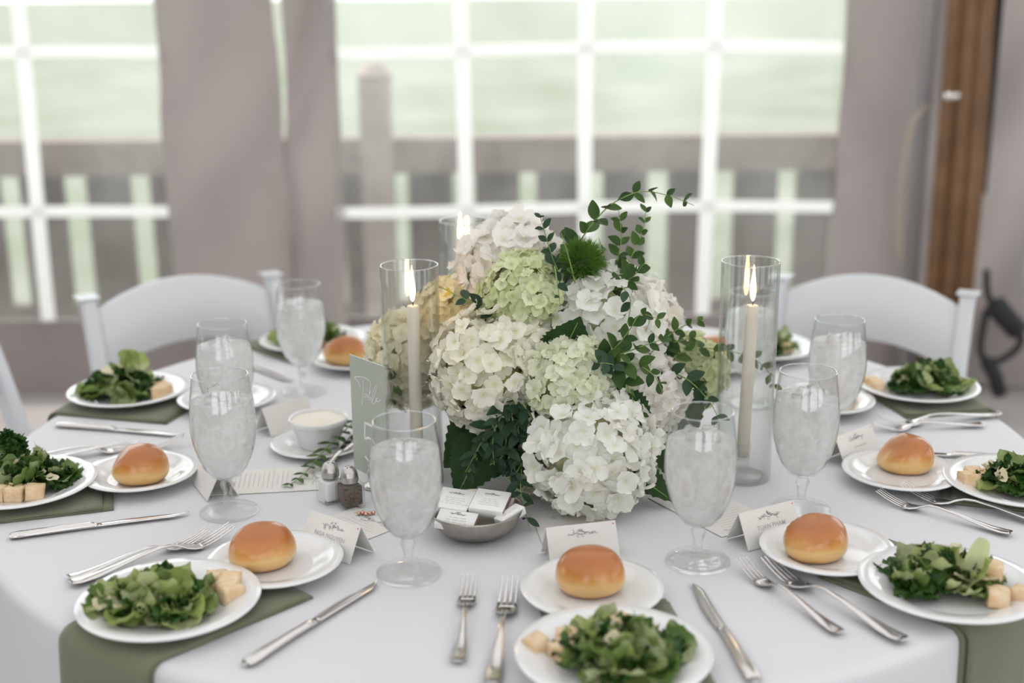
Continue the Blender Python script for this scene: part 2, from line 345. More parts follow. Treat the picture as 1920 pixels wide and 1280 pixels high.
# the rest of the tent, out of frame; walls added to block side light
b = MB(); b.add([(-6.5, WY + .02, 3.2), (6.5, WY + .02, 3.2), (6.5, -3.2, 3.2), (-6.5, -3.2, 3.2)], [(0, 1, 2, 3)])
tag(obj('ceiling', b.me('ceiling', M['canopy'])), kind='structure')
b = MB(); b.box((0, -3.2, ZB / 2), (13, .012, ZB)); b.box((0, -3.2, (ZT + 3.2) / 2), (13, .012, 3.2 - ZT))
for x0, x1 in ((-6.5, -2.4), (-.4, .4), (2.6, 3.2), (5.6, 6.5)): b.box(((x0 + x1) / 2, -3.2, (ZB + ZT) / 2), (x1 - x0, .012, ZT - ZB))  # openings chosen for front fill, left stretch kept solid to darken the cloth drop
tag(obj('wall_front', b.me('wall_front', M['fabric'], False)), kind='structure')
for nm, x in (('wall_left', -6.5), ('wall_right', 6.5)):
    b = MB(); b.box((x, .8, ZB / 2), (.012, 8, ZB)); b.box((x, .8, (ZT + 3.2) / 2), (.012, 8, 3.2 - ZT))
    for y0, y1 in (((-3.2, 1.5), (2.9, 3.4), (4.5, 4.8)) if x < 0 else ((-3.2, -1.6), (-.2, .6), (2.2, 3.0), (4.3, 4.8))): b.box((x, (y0 + y1) / 2, (ZB + ZT) / 2), (.012, y1 - y0, ZT - ZB))  # unseen side openings; near left stretch closed to shade the hanging cloth
    tag(obj(nm, b.me(nm, M['fabric'], False)), kind='structure')

# fence outside
FY = 5.8
fence = tag(empty('wooden_fence', (0, FY, 0)), 'weathered wooden fence with wide boards and thick top rail', 'fence')
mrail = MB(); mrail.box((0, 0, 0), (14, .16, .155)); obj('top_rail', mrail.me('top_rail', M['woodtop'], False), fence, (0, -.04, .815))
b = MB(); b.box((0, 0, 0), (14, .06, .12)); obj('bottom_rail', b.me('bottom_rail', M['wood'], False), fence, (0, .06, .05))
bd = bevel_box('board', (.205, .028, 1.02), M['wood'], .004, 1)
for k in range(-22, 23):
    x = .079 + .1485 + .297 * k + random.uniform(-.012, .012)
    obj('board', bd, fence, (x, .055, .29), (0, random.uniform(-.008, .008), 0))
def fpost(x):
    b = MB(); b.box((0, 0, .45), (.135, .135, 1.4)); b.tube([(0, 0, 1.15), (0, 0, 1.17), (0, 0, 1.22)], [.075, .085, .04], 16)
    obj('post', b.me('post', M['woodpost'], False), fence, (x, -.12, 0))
for x in (-3.4, -.59, 2.2, 4.9): fpost(x)
tr = tag(empty('tree', (7.2, 24, 0)), 'pale grey tree trunk standing on the lawn', 'tree')
b = MB(); b.tube([(0, 0, -.3), (.1, 0, 1), (0, 0, 3), (.2, 0, 6)], [.5, .4, .35, .2], 12); obj('trunk', b.me('trunk', M['bark']), tr)
bm = bmesh.new(); bmesh.ops.create_icosphere(bm, subdivisions=4, radius=2.6)
for v in bm.verts: v.co += v.co.normalized() * .7 * noise.noise(v.co * .9)
cm = bpy.data.meshes.new('crown'); bm.to_mesh(cm); bm.free(); cm.materials.append(M['treeleaf']); obj('crown', cm, tr, (.2, 0, 6.8))

# post bundle, pole, strap and cord by the drape
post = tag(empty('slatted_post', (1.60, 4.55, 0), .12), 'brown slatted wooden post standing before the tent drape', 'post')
for k, (dx, dy, r) in enumerate(((-.062, 0, .026), (-.018, -.018, .027), (.03, -.012, .026), (.07, .01, .022))):
    b = MB(); b.tube([(dx, dy, 0), (dx + .004 * k, dy, .8), (dx - .003 * k, dy, 1.6), (dx, dy, 3.15)], r, 10); obj('slat', b.me('slat', M['brown']), post)
b = MB(); b.tube([(.104, .012, .80), (.104, .012, 3.15)], .014, 8); obj('shadow_gap', b.me('shadow_gap', M['black']), post)  # black strip standing in for the shadow between post and drape
pole = tag(empty('tent_pole', (1.475, 4.6, 0)), 'slim grey metal tent pole beside the brown post', 'pole')
b = MB(); b.tube([(0, 0, 0), (0, 0, 3.18)], .024, 12); obj('shaft', b.me('shaft', M['grey_metal']), pole)
b = MB(); b.tube([(cos(a) * .016, -.03, 1.135 + sin(a) * .016) for a in [2 * pi * k / 14 for k in range(15)]], .004, 6); obj('ring', b.me('ring', M['grey_metal']), pole)
b = MB(); b.tube([(-.10, -.05, 1.15), (-.05, -.055, 1.155)], .014, 8); obj('bolt', b.me('bolt', M['steel']), post)
b = MB(); b.tube(smoothpath([(1.475, 4.57, 1.12), (1.42, 4.56, 1.03), (1.405, 4.57, .85), (1.41, 4.58, .68), (1.43, 4.60, .55)]), .007, 6)
tag(obj('tie_cord', b.me('tie_cord', M['cord'])), 'thin tan cord hanging from the ring of the grey pole', 'cord')
st = tag(empty('strap', (0, 0, 0)), 'black looped strap hanging beside the brown post', 'strap')
b = MB(); b.tube(smoothpath([(1.69, 4.44, .55), (1.70, 4.42, .45), (1.76, 4.40, .40), (1.82, 4.40, .31), (1.80, 4.41, .25), (1.73, 4.42, .21), (1.69, 4.43, .26), (1.70, 4.43, .40)]), .013, 8); obj('loop', b.me('loop', M['black']), st)
b = MB(); b.tube(smoothpath([(1.71, 4.41, .44), (1.76, 4.39, .38), (1.81, 4.39, .33)]), [.024] + [.04] * 11 + [.024], 8); obj('pad', b.me('pad', M['black']), st)
b = MB(); b.tube(smoothpath([(1.71, 4.42, .22), (1.74, 4.41, .17), (1.76, 4.41, .12), (1.77, 4.41, .09)]), .026, 8); obj('tail', b.me('tail', M['black']), st)

# ------------------------------------------------------------------ chairs
def chair(center, rz, hw, label):
    c = tag(empty('folding_chair', (center[0], center[1], 0), rz), label, 'chair', 'white folding chairs round the table')
    for s in (-1, 1):
        b = MB(); pts = smoothpath([(s * hw, 0, .835), (s * hw, -.06, .66), (s * hw, -.15, .32), (s * hw, -.22, 0.0)], 5)
        vs = []; fs = []
        for i, p in enumerate(pts):
            for (dx, dy) in ((-.017, -.022), (.017, -.022), (.017, .022), (-.017, .022)): vs.append((p.x + dx, p.y + dy, p.z))
        for i in range(len(pts) - 1): fs += [(i * 4 + k, i * 4 + (k + 1) % 4, i * 4 + 4 + (k + 1) % 4, i * 4 + 4 + k) for k in range(4)]
        fs += [(0, 1, 2, 3), tuple(len(vs) - 4 + k for k in (3, 2, 1, 0))]
        b.add(vs, fs); o = obj('post', b.me('post', M['chair'], False), c); mo = o.modifiers.new('b', 'BEVEL'); mo.width = .008; mo.segments = 3
        b = MB(); b.tube([(s * (hw - .035), -.24, .44), (s * (hw - .035), .10, 0.0)], .017, 8); obj('leg', b.me('leg', M['chair']), c)
    vs = []; fs = []; n = 20                        # arched back panel
    for i in range(n + 1):
        u = -1 + 2 * i / n; x = u * (hw - .01); arch = .055 * (1 - u * u); yy = -.012 + .035 * (1 - u * u)
        for (z, dy) in ((.815 + arch - .018, 0), (.655 + arch * .9, -.05)):
            vs += [(x, yy + dy - .009, z), (x, yy + dy + .009, z)]
    for i in range(n):
        a = i * 4; q = a + 4
        fs += [(a, q, q + 2, a + 2), (a + 1, a + 3, q + 3, q + 1), (a, a + 1, q + 1, q), (a + 2, q + 2, q + 3, a + 3)]
    fs += [(0, 2, 3, 1), (n * 4, n * 4 + 1, n * 4 + 3, n * 4 + 2)]
    obj('back_panel', mesh('back_panel', vs, fs, M['chair']), c).modifiers.new('b', 'BEVEL').width = .004
    obj('seat', bevel_box('seat', (2 * hw - .05, .24, .035), M['chair'], .012, 3), c, (0, -.16, .44))
    b = MB(); b.tube([(-hw, -.195, .12), (hw, -.195, .12)], .012, 8); obj('stretcher', b.me('stretcher', M['chair']), c)
    return c
chair((-.8025, 3.0365), R_(31.8), .229, 'white resin folding chair with arched back before the split drape')
chair((.864, 2.98), R_(-27), .22, 'white resin folding chair with arched back near the brown post')
chair((-1.275, 2.565), R_(71), .22, 'white resin folding chair drawn up to the empty bread plate setting')

# ------------------------------------------------------------------ table and cloth
TC = Vector((.011, 2.114)); TR = .887
tb = tag(empty('banquet_table', (TC.x, TC.y, 0)), 'round banquet table under the white tablecloth', 'table')
obj('tabletop', revolve('tabletop', [(0, .735), (TR - .012, .735), (TR - .008, .745), (TR - .012, .7555), (0, .7555)], M['wood'], 64), tb)
for k in range(4):
    a = pi / 4 + k * pi / 2; b = MB(); b.tube([(.5 * cos(a), .5 * sin(a), 0), (.5 * cos(a), .5 * sin(a), .736)], .016, 8); obj('leg', b.me('leg', M['grey_metal']), tb)
def cloth():
    n = 288; vs = []; fs = []; rings = []
    prof = [(r, TZ) for r in (.001, .15, .3, .45, .6, .7, .78, .84, .868)]
    prof += [(TR - .016 + .016 * sin(a), TZ - .016 + .016 * cos(a)) for a in [pi / 2 * k / 5 for k in range(1, 6)]]
    prof += [(None, z) for z in [TZ - .016 - .74 * (k / 22) ** 1.15 for k in range(1, 23)]]
    for (r, z) in prof:
        for k in range(n):
            a = 2 * pi * k / n
            if r is None:
                t = (TZ - .016 - z) / .74
                f = sin(13 * a + 1.3 * sin(3 * a)) * .55 + sin(21 * a + .7) * .3 + sin(7 * a + 2) * .3
                rr = TR + (.010 + .022 * t) * (t ** .6) * (f + .55)
            else: rr = r
            dz = 0
            if r and .2 < r < .86: dz = .0009 * noise.noise(Vector((rr * cos(a) * 3, rr * sin(a) * 3, 2))) 
            vs.append((rr * cos(a), rr * sin(a), z + min(dz, 0)))
    for i in range(len(prof) - 1): fs += [(i * n + k, (i + 1) * n + k, (i + 1) * n + (k + 1) % n, i * n + (k + 1) % n) for k in range(n)]
    fs.append(tuple(range(n)))
    return mesh('tablecloth', vs, fs, M['cloth'])
tag(obj('tablecloth', cloth(), None, (TC.x, TC.y, 0)), 'floor length white tablecloth over the round table', 'tablecloth')

# ------------------------------------------------------------------ place settings
SEAT = {1: 'facing the matchbox bowl', 2: 'before the salt and pepper', 3: 'with square croutons in a row',
        4: 'by the paired goblets', 5: 'behind the table sign', 7: 'behind the leaning candle',
        8: 'nearest the brown post', 9: 'by the faceted bun', 10: 'with rough pale croutons'}
SALAD = {1: (0.1137, 1.3233), 2: (-0.4351, 1.4668), 3: (-0.7713, 1.8712), 4: (-0.7409, 2.3523), 5: (-0.4409, 2.7161), 7: (0.5358, 2.6269), 8: (0.7785, 2.3388), 9: (0.7828, 1.8412), 10: (0.5579, 1.4926)}
BREAD = {1: (0.0998, 1.4939), 2: (-0.3228, 1.5873), 3: (-0.5992, 1.9211), 4: (-0.5417, 2.3055), 5: (-0.3265, 2.5696), 7: (0.4237, 2.5299), 8: (0.5815, 2.2637), 9: (0.6157, 1.8964), 10: (0.4291, 1.6095)}
def plate_prof(r, h):
    k = r / .1145
    return [(0, .004), (.062 * k, .004), (.070 * k, .0055), (.080 * k, h * .45 + .003), (.100 * k, h * .82 + .002), (.1135 * k, h), (.1145 * k, h - .0008), (.1135 * k, h - .0026), (.098 * k, h * .82 - .003), (.080 * k, h * .45 - .002), (.068 * k, .0012), (.064 * k, 0), (.056 * k, 0), (.054 * k, .0012), (0, .0012)]
P_S = revolve('salad_plate', plate_prof(.1145, .018), M['china'], 72); P_B = revolve('bread_plate', plate_prof(.092, .015), M['china'], 64); P_SA = revolve('saucer', plate_prof(.083, .013), M['china'], 64)
# napkins: p_in (centre of the inner end), outward direction
NAP = {1: ((.113, 1.482), -82), 2: ((-.32, 1.565), -134), 3: ((-.633, 1.886), -163), 4: ((-.61, 2.285), 164.7), 5: ((-.40, 2.64), 133), 7: ((.47, 2.60), 46), 8: ((.70, 2.28), 12), 9: ((.675, 1.885), -17.6), 10: ((.466, 1.612), -48)}
NT = .0032
def napkin_layer(p_in, ang, s0, w, z0, hang, shift=0.0, taper=0.0):
    d = Vector((cos(R_(ang)), sin(R_(ang)))); pr = Vector((-d.y, d.x)); rim = TR + .0008 + (z0 - TZ); nl = 14; cols = []
    for i in range(nl + 1):
        y = (i / nl - .5) * w + shift
        p0 = Vector(p_in) + pr * y - TC; bq = p0.dot(d); cq = p0.dot(p0) - (rim - .016) ** 2
        L = -bq + sqrt(max(bq * bq - cq, 0)); col = []
        for k in range(13):
            s = s0 + (L - s0) * k / 12; q = p0 + d * s
            lump = .0018 * noise.noise(Vector((q.x * 25, q.y * 25, ang))) if z0 > TZ + .003 and k < 11 else 0
            col.append((Vector((q.x, q.y, z0 + lump)), Vector((0, 0, 1))))
        q = p0 + d * L; rd = q.normalized(); e = Vector((rd.x, rd.y))
        for k in range(1, 6):
            a = pi / 2 * k / 5; rr = .016 + (z0 - TZ)
            v = q + d * (rr * sin(a)); col.append((Vector((v.x, v.y, TZ - .016 + rr * cos(a))), Vector((d.x * sin(a), d.y * sin(a), cos(a)))))
        for k in range(1, 9):
            t = hang * k / 8; wob = .006 * sin(y * 40 + ang) * t / hang + .03 * t
            v = q + d * (.016 + (z0 - TZ) + wob); col.append((Vector((v.x, v.y, TZ - .016 - t)), Vector((d.x, d.y, 0))))
        cols.append(col)
    nr = len(cols[0]); vs = []; fs = []
    for col in cols:
        for (p, nn) in col: vs.append((p.x + TC.x, p.y + TC.y, p.z)); 
    off = len(vs)
    for col in cols:
        for (p, nn) in col: q = p + nn * NT; vs.append((q.x + TC.x, q.y + TC.y, q.z))
    for i in range(nl):
        for k in range(nr - 1):
            a = i * nr + k; fs += [(a, a + 1, a + nr + 1, a + nr), (off + a, off + a + nr, off + a + nr + 1, off + a + 1)]
    for k in range(nr - 1):
        fs += [(k, off + k, off + k + 1, k + 1)]; a = nl * nr + k; fs += [(a, a + 1, off + a + 1, off + a)]
    for i in range(nl):
        a = i * nr; fs += [(a, a + nr, off + a + nr, off + a)]; a = i * nr + nr - 1; fs += [(a, off + a, off + a + nr, a + nr)]
    return mesh('napkin', vs, fs, M['napkin'])
for k, (p, a) in NAP.items():
    o = tag(obj('napkin', napkin_layer(p, a, 0, .165, TZ + .0006, .24)), 'folded sage green napkin under the salad plate ' + SEAT[k], 'napkin', 'sage napkins')
    obj('folded_layer', napkin_layer(p, a, .016 if k % 2 else .004, .160, TZ + .0040, .225, .003), o)
PZ = TZ + .0078
for k, (x, y) in SALAD.items():
    tag(obj('salad_plate', P_S, None, (x, y, PZ)), 'round white plate holding salad ' + SEAT[k], 'plate', 'salad plates')
for k, (x, y) in BREAD.items():
    hold = 'small white bread plate with a bun ' if k != 4 else 'small empty white bread plate '
    tag(obj('bread_plate', P_B, None, (x, y, PZ if k in (1, 2, 10, 9, 3, 4, 5, 7, 8) else TZ + .001)), hold + (SEAT[k] if k != 4 else 'behind the paired water goblets'), 'plate', 'bread plates')

# buns
def bun_mesh(seed, facet=None):
    rnd = random.Random(seed); vs = []; fs = []; nu, nv = 32, 20
    for j in range(nv + 1):
        ph = -pi / 2 + pi * j / nv
        for i in range(nu):
            th = 2 * pi * i / nu; r = cos(ph) ** .72
            z = sin(ph); z = z * .40 + .0 if z < 0 else z * .62
            p = Vector((r * cos(th), r * sin(th) * .86, z)); p *= 1 + .035 * noise.noise(p * 1.7 + Vector((seed, 0, 0)))
            if p.z < -.30: p.z = -.30 - (p.z + .30) * -.12
            if facet:
                for (fn, dd) in facet:
                    fn = Vector(fn).normalized(); e = p.dot(fn) - dd
                    if e > 0: p -= fn * e * .62
            vs.append(p)
    for j in range(nv):
        for i in range(nu): fs.append((j * nu + i, j * nu + (i + 1) % nu, (j + 1) * nu + (i + 1) % nu, (j + 1) * nu + i))
    zmin = min(v.z for v in vs)
    return mesh('bread_bun', [(v.x * .0455, v.y * .0455, (v.z - zmin) * .062) for v in vs], fs, M['bun'])
BUNS = {1: ((.098, 1.505), 0, None, 'smooth domed golden bread bun'), 2: ((-.340, 1.590), 30, [((-.2, -.35, 1), .52)], 'golden bread bun with a creased brown crown'),
        3: ((-.593, 1.905), 10, [((-.8, -.1, .9), .66)], 'round glossy brown bread bun'), 5: ((-.348, 2.565), 0, [((-.5, .3, 1), .6)], 'small brown bread bun'),
        7: ((.416, 2.54), 0, None, 'brown bread bun'), 8: ((.60, 2.28), 0, None, 'brown bread bun'),
        9: ((.629, 1.922), -10, [((-.62, -.15, .8), .46)], 'plump brown bread bun with a pale flat facet'), 10: ((.4115, 1.602), 20, [((-.4, -.1, 1), .46)], 'brown bread bun with a shiny flattened top')}
for k, (p, rz, fc, lb) in BUNS.items():
    tag(obj('bread_bun', bun_mesh(k, fc), None, (p[0], p[1], PZ + .0036), (0, 0, R_(rz))), lb + ' on the plate ' + SEAT[k], 'bun', 'bread buns')

# cutlery
def fork_parts(s):
    z = lambda y: (.0030 + .013 * sin(min(max((y - .012) / .235, 0), 1) * pi) ** 1.2) if y < .13 else None
    path = [(0, .0070, .007), (.004, .0068, .0090), (.012, .0060, .0098), (.03, .0058, .0085), (.055, .0085, .0058), (.085, .0128, .0040), (.112, .0150, .0030), (.125, .0138, .0028), (.135, .0100, .0045), (.142, .0068, .0090), (.150, .0046, .0118), (.158, .0036, .0124), (.162, .0036, .0118)]
    b = MB(); b.loft([(0, y * s, z0 * s, hw * s, (.0017 if y > .02 else .0013) * s) for (y, z0, hw) in path], 12)
    h = b.me('handle', M['steel']); tines = []
    for q in (-1.5, -.5, .5, 1.5):
        b = MB(); b.loft([(q * .0063 * s * (1 - .1 * t), (.158 + .049 * t) * s, (.0036 + .014 * t ** 1.6) * s, (.0020 - .0010 * t) * s, (.0011 - .0004 * t) * s) for t in (0, .25, .5, .75, .95, 1)], 8)
        tines.append(b.me('tine', M['steel']))
    return h, tines
FK = {'s': fork_parts(.995), 'd': fork_parts(1.17)}
def fork(kind, butt, tip, label, z=TZ + .0005):
    a = atan2(tip[1] - butt[1], tip[0] - butt[0]) - pi / 2; L = .207 * (.995 if kind == 's' else 1.17)
    t = tag(empty('fork', (tip[0] + sin(a) * L, tip[1] - cos(a) * L, z), a), label, 'fork', 'table forks')
    h, ti = FK[kind]; obj('handle', h, t)
    for m in ti: obj('tine', m, t)
def knife_parts():
    b = MB(); b.loft([(0, 0, .0042, .0062, .0026), (0, .004, .0045, .0088, .0036), (0, .012, .0048, .0096, .0042), (0, .03, .005, .0090, .0044), (0, .07, .0052, .0072, .0046), (0, .105, .0052, .0060, .0046), (0, .113, .0052, .0068, .0044), (0, .117, .0048, .0066, .0034), (0, .121, .0045, .0060, .0020)], 14)
    h = b.me('handle', M['steel']); b = MB(); secs = []
    for t in [k / 12 for k in range(13)]:
        y = .119 + .135 * t; lo = -.0062 - .0040 * sin(pi * min(t * 1.25, 1)) ** .8; hi = .0060
        if t > .8: e = (t - .8) / .2; hi = .0060 - .0135 * e ** 2.2; lo = lo + .0010 * e
        secs.append(((lo + hi) / 2, y, .0040, max((hi - lo) / 2, .0006), .0010))
    b.loft(secs, 10, 1.0); return h, b.me('blade', M['steel'])
KH, KB = knife_parts()
def knife(butt, tip, label, flip=1):
    a = atan2(tip[1] - butt[1], tip[0] - butt[0]) - pi / 2; L = .254
    t = tag(empty('table_knife', (tip[0] + sin(a) * L, tip[1] - cos(a) * L, TZ + .0008), a), label, 'knife', 'table knives')
    obj('handle', KH, t); obj('blade', KB, t, scale=(flip, 1, 1))
for k, bt, tp in ((1, (.271, 1.288), (.237, 1.539)), (2, (-.319, 1.327), (-.177, 1.548)), (3, (-.626, 1.738), (-.487, 1.783)), (4, (-.84, 2.204), (-.585, 2.135)), (5, (-.549, 2.569), (-.446, 2.456)), (9, (.81, 1.99), (.601, 2.031))):
    knife(bt, tp, 'silver table knife lying ' + SEAT[k])
for k, kd, bt, tp, w_ in ((1, 's', (-.066, 1.337), (-.059, 1.54), 'outer'), (1, 'd', (-.026, 1.282), (-.005, 1.525), 'inner'), (2, 's', (-.585, 1.575), (-.438, 1.696), 'outer'), (2, 'd', (-.60, 1.535), (-.405, 1.705), 'inner'),
        (3, 's', (-.835, 2.03), (-.641, 2.071), 'outer'), (3, 'd', (-.79, 2.02), (-.571, 2.089), 'inner'), (10, 's', (.394, 1.396), (.307, 1.582), 'outer'), (10, 'd', (.464, 1.375), (.341, 1.581), 'inner'),
        (9, 's', (.711, 1.68), (.559, 1.821), 'outer'), (9, 'd', (.79, 1.70), (.601, 1.84), 'inner'), (8, 's', (.834, 2.154), (.635, 2.133), 'outer'), (8, 'd', (.885, 2.209), (.655, 2.150), 'inner')):
    fork(kd, bt, tp, '%s silver %s fork, %s of the pair %s' % (('small', 'salad', w_) if kd == 's' else ('large', 'dinner', w_)) + () if False else ('small silver salad fork, outer of the pair ' if kd == 's' else 'large silver dinner fork, inner of the pair ') + SEAT[k])

# salads
def leaf_sheet(name, mat, nx, ny, wx, wy, curl, ruffle, seed, freq=1.0, edge=0.0):
    rnd = random.Random(seed); vs = []; fs = []; ox = rnd.uniform(0, 99)
    for j in range(ny + 1):
        for i in range(nx + 1):
            u = -1 + 2 * i / nx; v = -1 + 2 * j / ny
            k = sqrt(max(0.0, 1 - .42 * v * v)) * (1 - .18 * v); x = u * k; y = v * sqrt(max(0.0, 1 - .30 * u * u))
            e = max(abs(u), abs(v)) ** 2
            z = curl * (u * u * .7 - .2 + .35 * v * v) + ruffle * e * (noise.noise(Vector((x * 2.2 * freq + ox, y * 2.2 * freq, seed))) + .6 * sin(7 * freq * (x + y * .7) + ox)) + .18 * noise.noise(Vector((x * 1.3 + ox, y * 1.3, 3)))
            j1 = 1 + edge * e * noise.noise(Vector((x * 6 + ox, y * 6, seed + 4)))
            vs.append((x * wx * j1, y * wy * j1, z * wx))
    for j in range(ny):
        for i in range(nx): a = j * (nx + 1) + i; fs.append((a, a + 1, a + nx + 2, a + nx + 1))
    return mesh(name, vs, fs, mat)
ROM = [leaf_sheet('romaine_leaf', M['romaine'], 6, 7, .0150, .021, .55, .30, i, 1.0, .25) for i in range(7)]
KAL = [leaf_sheet('kale_leaf', M['kale'], 10, 10, .0155, .019, .35, .50, 40 + i, 1.7, .55) for i in range(6)]
RIB = [leaf_sheet('romaine_rib', M['rib'], 4, 6, .0080, .018, .7, .15, 70 + i) for i in range(3)]
CHE = [leaf_sheet('cheese_shaving', M['cheese'], 3, 4, .0065, .010, .4, .2, 80 + i) for i in range(3)]
CRO = [bevel_box('crouton', (s, s * q, s * .85), M['crouton'], .003, 2, .0022, 4) for s, q in ((.026, 1.0), (.023, 1.1), (.027, .9))]
CROUT = {1: [(-.088, .016), (-.060, .004), (-.052, .032), (.012, .018, .036)], 2: [(.048, .05), (.068, .036), (.074, .014)], 3: [(-.044, -.036), (-.018, -.044), (.009, -.046), (.037, -.041)],
         4: [(.058, .012), (.070, -.004), (.066, -.022)], 5: [(.03, -.01)], 7: [(.028, -.004), (.046, -.022)], 8: [(-.088, .016), (-.084, -.004)], 9: [(-.078, .004), (-.064, .022), (-.044, .012)], 10: [(.052, -.002, .026), (.046, -.040), (.078, -.036)]}
CRSHAPE = {3: 'square brown crouton in the row along the plate rim', 10: 'rough pale crouton beside the salad greens and the shiny topped bun'}
for k, (x, y) in SALAD.items():
    rnd = random.Random(100 + k); s = tag(empty('salad', (x, y, PZ + .0045)), 'mixed romaine and kale salad on the white plate ' + SEAT[k], 'salad', 'plated salads')
    cr = CROUT[k]; cx = -sum(c[0] for c in cr) / len(cr) * .22; cyy = -sum(c[1] for c in cr) / len(cr) * .35
    near = y < 2.2; n = 74 if near else 56
    wx, wy, hh = (.066, .050, .030) if near else (.066, .052, .040)
    if k == 2: cx -= .006
    for i in range(n):
        t = rnd.random(); rr = sqrt(t); a = rnd.uniform(0, 2 * pi); px, py = cx + rr * cos(a) * wx, cyy + rr * sin(a) * wy
        h = (1 - rr ** 2) * hh * rnd.uniform(.15, 1.0) + .006
        q = rnd.random(); kale = .62 if (k in (8, 9, 10) and (px - cx) < 0) or (k in (3, 4) and rnd.random() < .7) else .30
        if q < kale: me, nm, sc = rnd.choice(KAL), 'kale_leaf', rnd.uniform(.8, 1.25)
        elif q < .84: me, nm, sc = rnd.choice(ROM), 'romaine_leaf', rnd.uniform(.9, 1.6)
        elif q < .92: me, nm, sc = rnd.choice(RIB), 'romaine_rib', rnd.uniform(.8, 1.2)
        else: me, nm, sc = rnd.choice(CHE), 'cheese_shaving', rnd.uniform(.9, 1.6)
        if nm == 'cheese_shaving': h += .012
        tilt = 1.0 if h > .012 else .35
        obj(nm, me, s, (px, py, h + .004), (rnd.uniform(-1, 1) * tilt, rnd.uniform(-.9, .9) * tilt, rnd.uniform(0, 6.3)), sc)
    if k == 3:
        for i in range(12): obj('kale_leaf', rnd.choice(KAL), s, (-.025 + rnd.uniform(-.018, .018), .030 + rnd.uniform(-.012, .012), .045 + rnd.uniform(0, .028)), (rnd.uniform(0, 1.6), rnd.uniform(-1, 1), rnd.uniform(0, 6)), rnd.uniform(.7, 1))
    if k == 4:
        for i in range(4): obj('romaine_leaf', rnd.choice(ROM), s, (.012 + rnd.uniform(-.012, .012), .01, .058 + rnd.uniform(0, .012)), (rnd.uniform(.6, 1.5), rnd.uniform(-.5, .5), rnd.uniform(-.6, .6)), 1)
        for i in range(3): obj('romaine_leaf', rnd.choice(ROM), s, (.0 + i * .006, -.052, .016), (1.2, 0, rnd.uniform(-.3, .3)), 1.2)
    if k == 10:
        obj('romaine_rib', RIB[0], s, (.030, .0, .042), (1.0, .35, -.3), 1.7)
    for c in cr:
        z = c[2] if len(c) > 2 else .0105
        tag(obj('crouton', rnd.choice(CRO), None, (x + c[0], y + c[1], PZ + .0045 + z), (rnd.uniform(-.15, .15), rnd.uniform(-.15, .15), rnd.uniform(-.3, .3) if k == 3 else rnd.uniform(0, 6)), 1.0 if k in (3,) else rnd.uniform(.85, 1.1)),
            CRSHAPE.get(k, 'toasted bread crouton in the salad') + (' ' + SEAT[k] if k not in (3, 10) else ' by the curly kale' if k == 3 else ''), 'crouton', 'salad croutons')

# ------------------------------------------------------------------ goblets
GB = [(.0030, .0535), (.012, .0545), (.022, .0600), (.0325, .0735), (.0410, .0930), (.0466, .1150), (.0490, .1350), (.0486, .1560), (.0462, .1800), (.0432, .2010), (.0412, .2165), (.0414, .2175), (.0405, .2178), (.0400, .2165), (.0420, .2005), (.0450, .1798), (.0474, .1560), (.0478, .1350), (.0454, .1150), (.0398, .0935), (.0313, .0745), (.021, .0618), (.011, .0570), (0, .0562)]
GF = [(0, .0012), (.030, .0010), (.0440, 0), (.0450, .0012), (.0445, .0030), (.030, .0050), (.014, .0095), (.0085, .0150), (.0066, .0220), (.0072, .0330), (.0098, .0410), (.0112, .0455), (.0090, .0500), (.0085, .0535), (.012, .0555), (0, .0565)]
GW = [(0, .0568), (.0108, .0577), (.0205, .0625), (.0308, .0752), (.0392, .0940), (.0448, .1150), (.0472, .1350), (.0468, .1560), (.0449, .1760), (.0440, .1785), (0, .1785)]
m_gb = revolve('bowl', GB, M['glass'], 56); m_gf = revolve('stem_and_foot', GF, M['sglass'], 48); m_gw = revolve('ice_water', GW, M['water'], 48)
b = MB(); b.tube([(cos(2 * pi * k / 48), sin(2 * pi * k / 48), 0) for k in range(49)], .026, 6, False); m_rim = b.me('rim', M['rimglass'])
m_ice = [bevel_box('ice_cube', (.022, .020, .019), M['ice'], .003, 2, .0015), bevel_box('ice_cube', (.026, .017, .018), M['ice'], .004, 2, .0015)]
GOB = [((-.1419, 1.5803), 'beside the bowl of matchboxes and the salt and pepper'), ((.2523, 1.6091), 'above the knife tip beside the drooping white hydrangea'), ((-.4307, 1.7973), 'beside the menu card and row of square croutons'),
       ((-.4927, 2.10), 'close behind another goblet by the empty bread plate'), ((-.4104, 2.3968), 'before the white chair with split drape behind'), ((.4335, 1.7882), 'beside the leaning candle and the shiny topped bun'),
       ((.5553, 2.09), 'by the bun with a flat facet'), ((.4468, 2.30), 'seen through the cylinder of the leaning candle'), ((.2442, 2.45), 'behind the flower arrangement')]
for i, (p, lb) in enumerate(GOB):
    rnd = random.Random(i); g = tag(empty('water_goblet', (p[0], p[1], TZ + .0006), rnd.uniform(0, 6)), 'stemmed glass water goblet ' + lb, 'goblet', 'water goblets')
    obj('bowl', m_gb, g); obj('stem', m_gf, g); obj('rim', m_rim, g, (0, 0, .2172), scale=(.0408, .0408, .0408))
    tag(obj('ice_water', m_gw, None, (p[0], p[1], TZ + .0006), (0, 0, rnd.uniform(0, 6))), 'misted ice water filling the goblet ' + lb, 'water', 'goblet water')
    for q in range(4):
        a = q * 1.6 + rnd.random(); r = .010 + .014 * rnd.random()
        tag(obj('ice_cube', rnd.choice(m_ice), None, (p[0] + r * cos(a), p[1] + r * sin(a), TZ + .1785 + rnd.uniform(-.006, .006)), (rnd.uniform(-.6, .6), rnd.uniform(-.6, .6), rnd.uniform(0, 6))), 'ice cube floating in the goblet ' + lb, 'ice cube', 'ice cubes in the goblets')

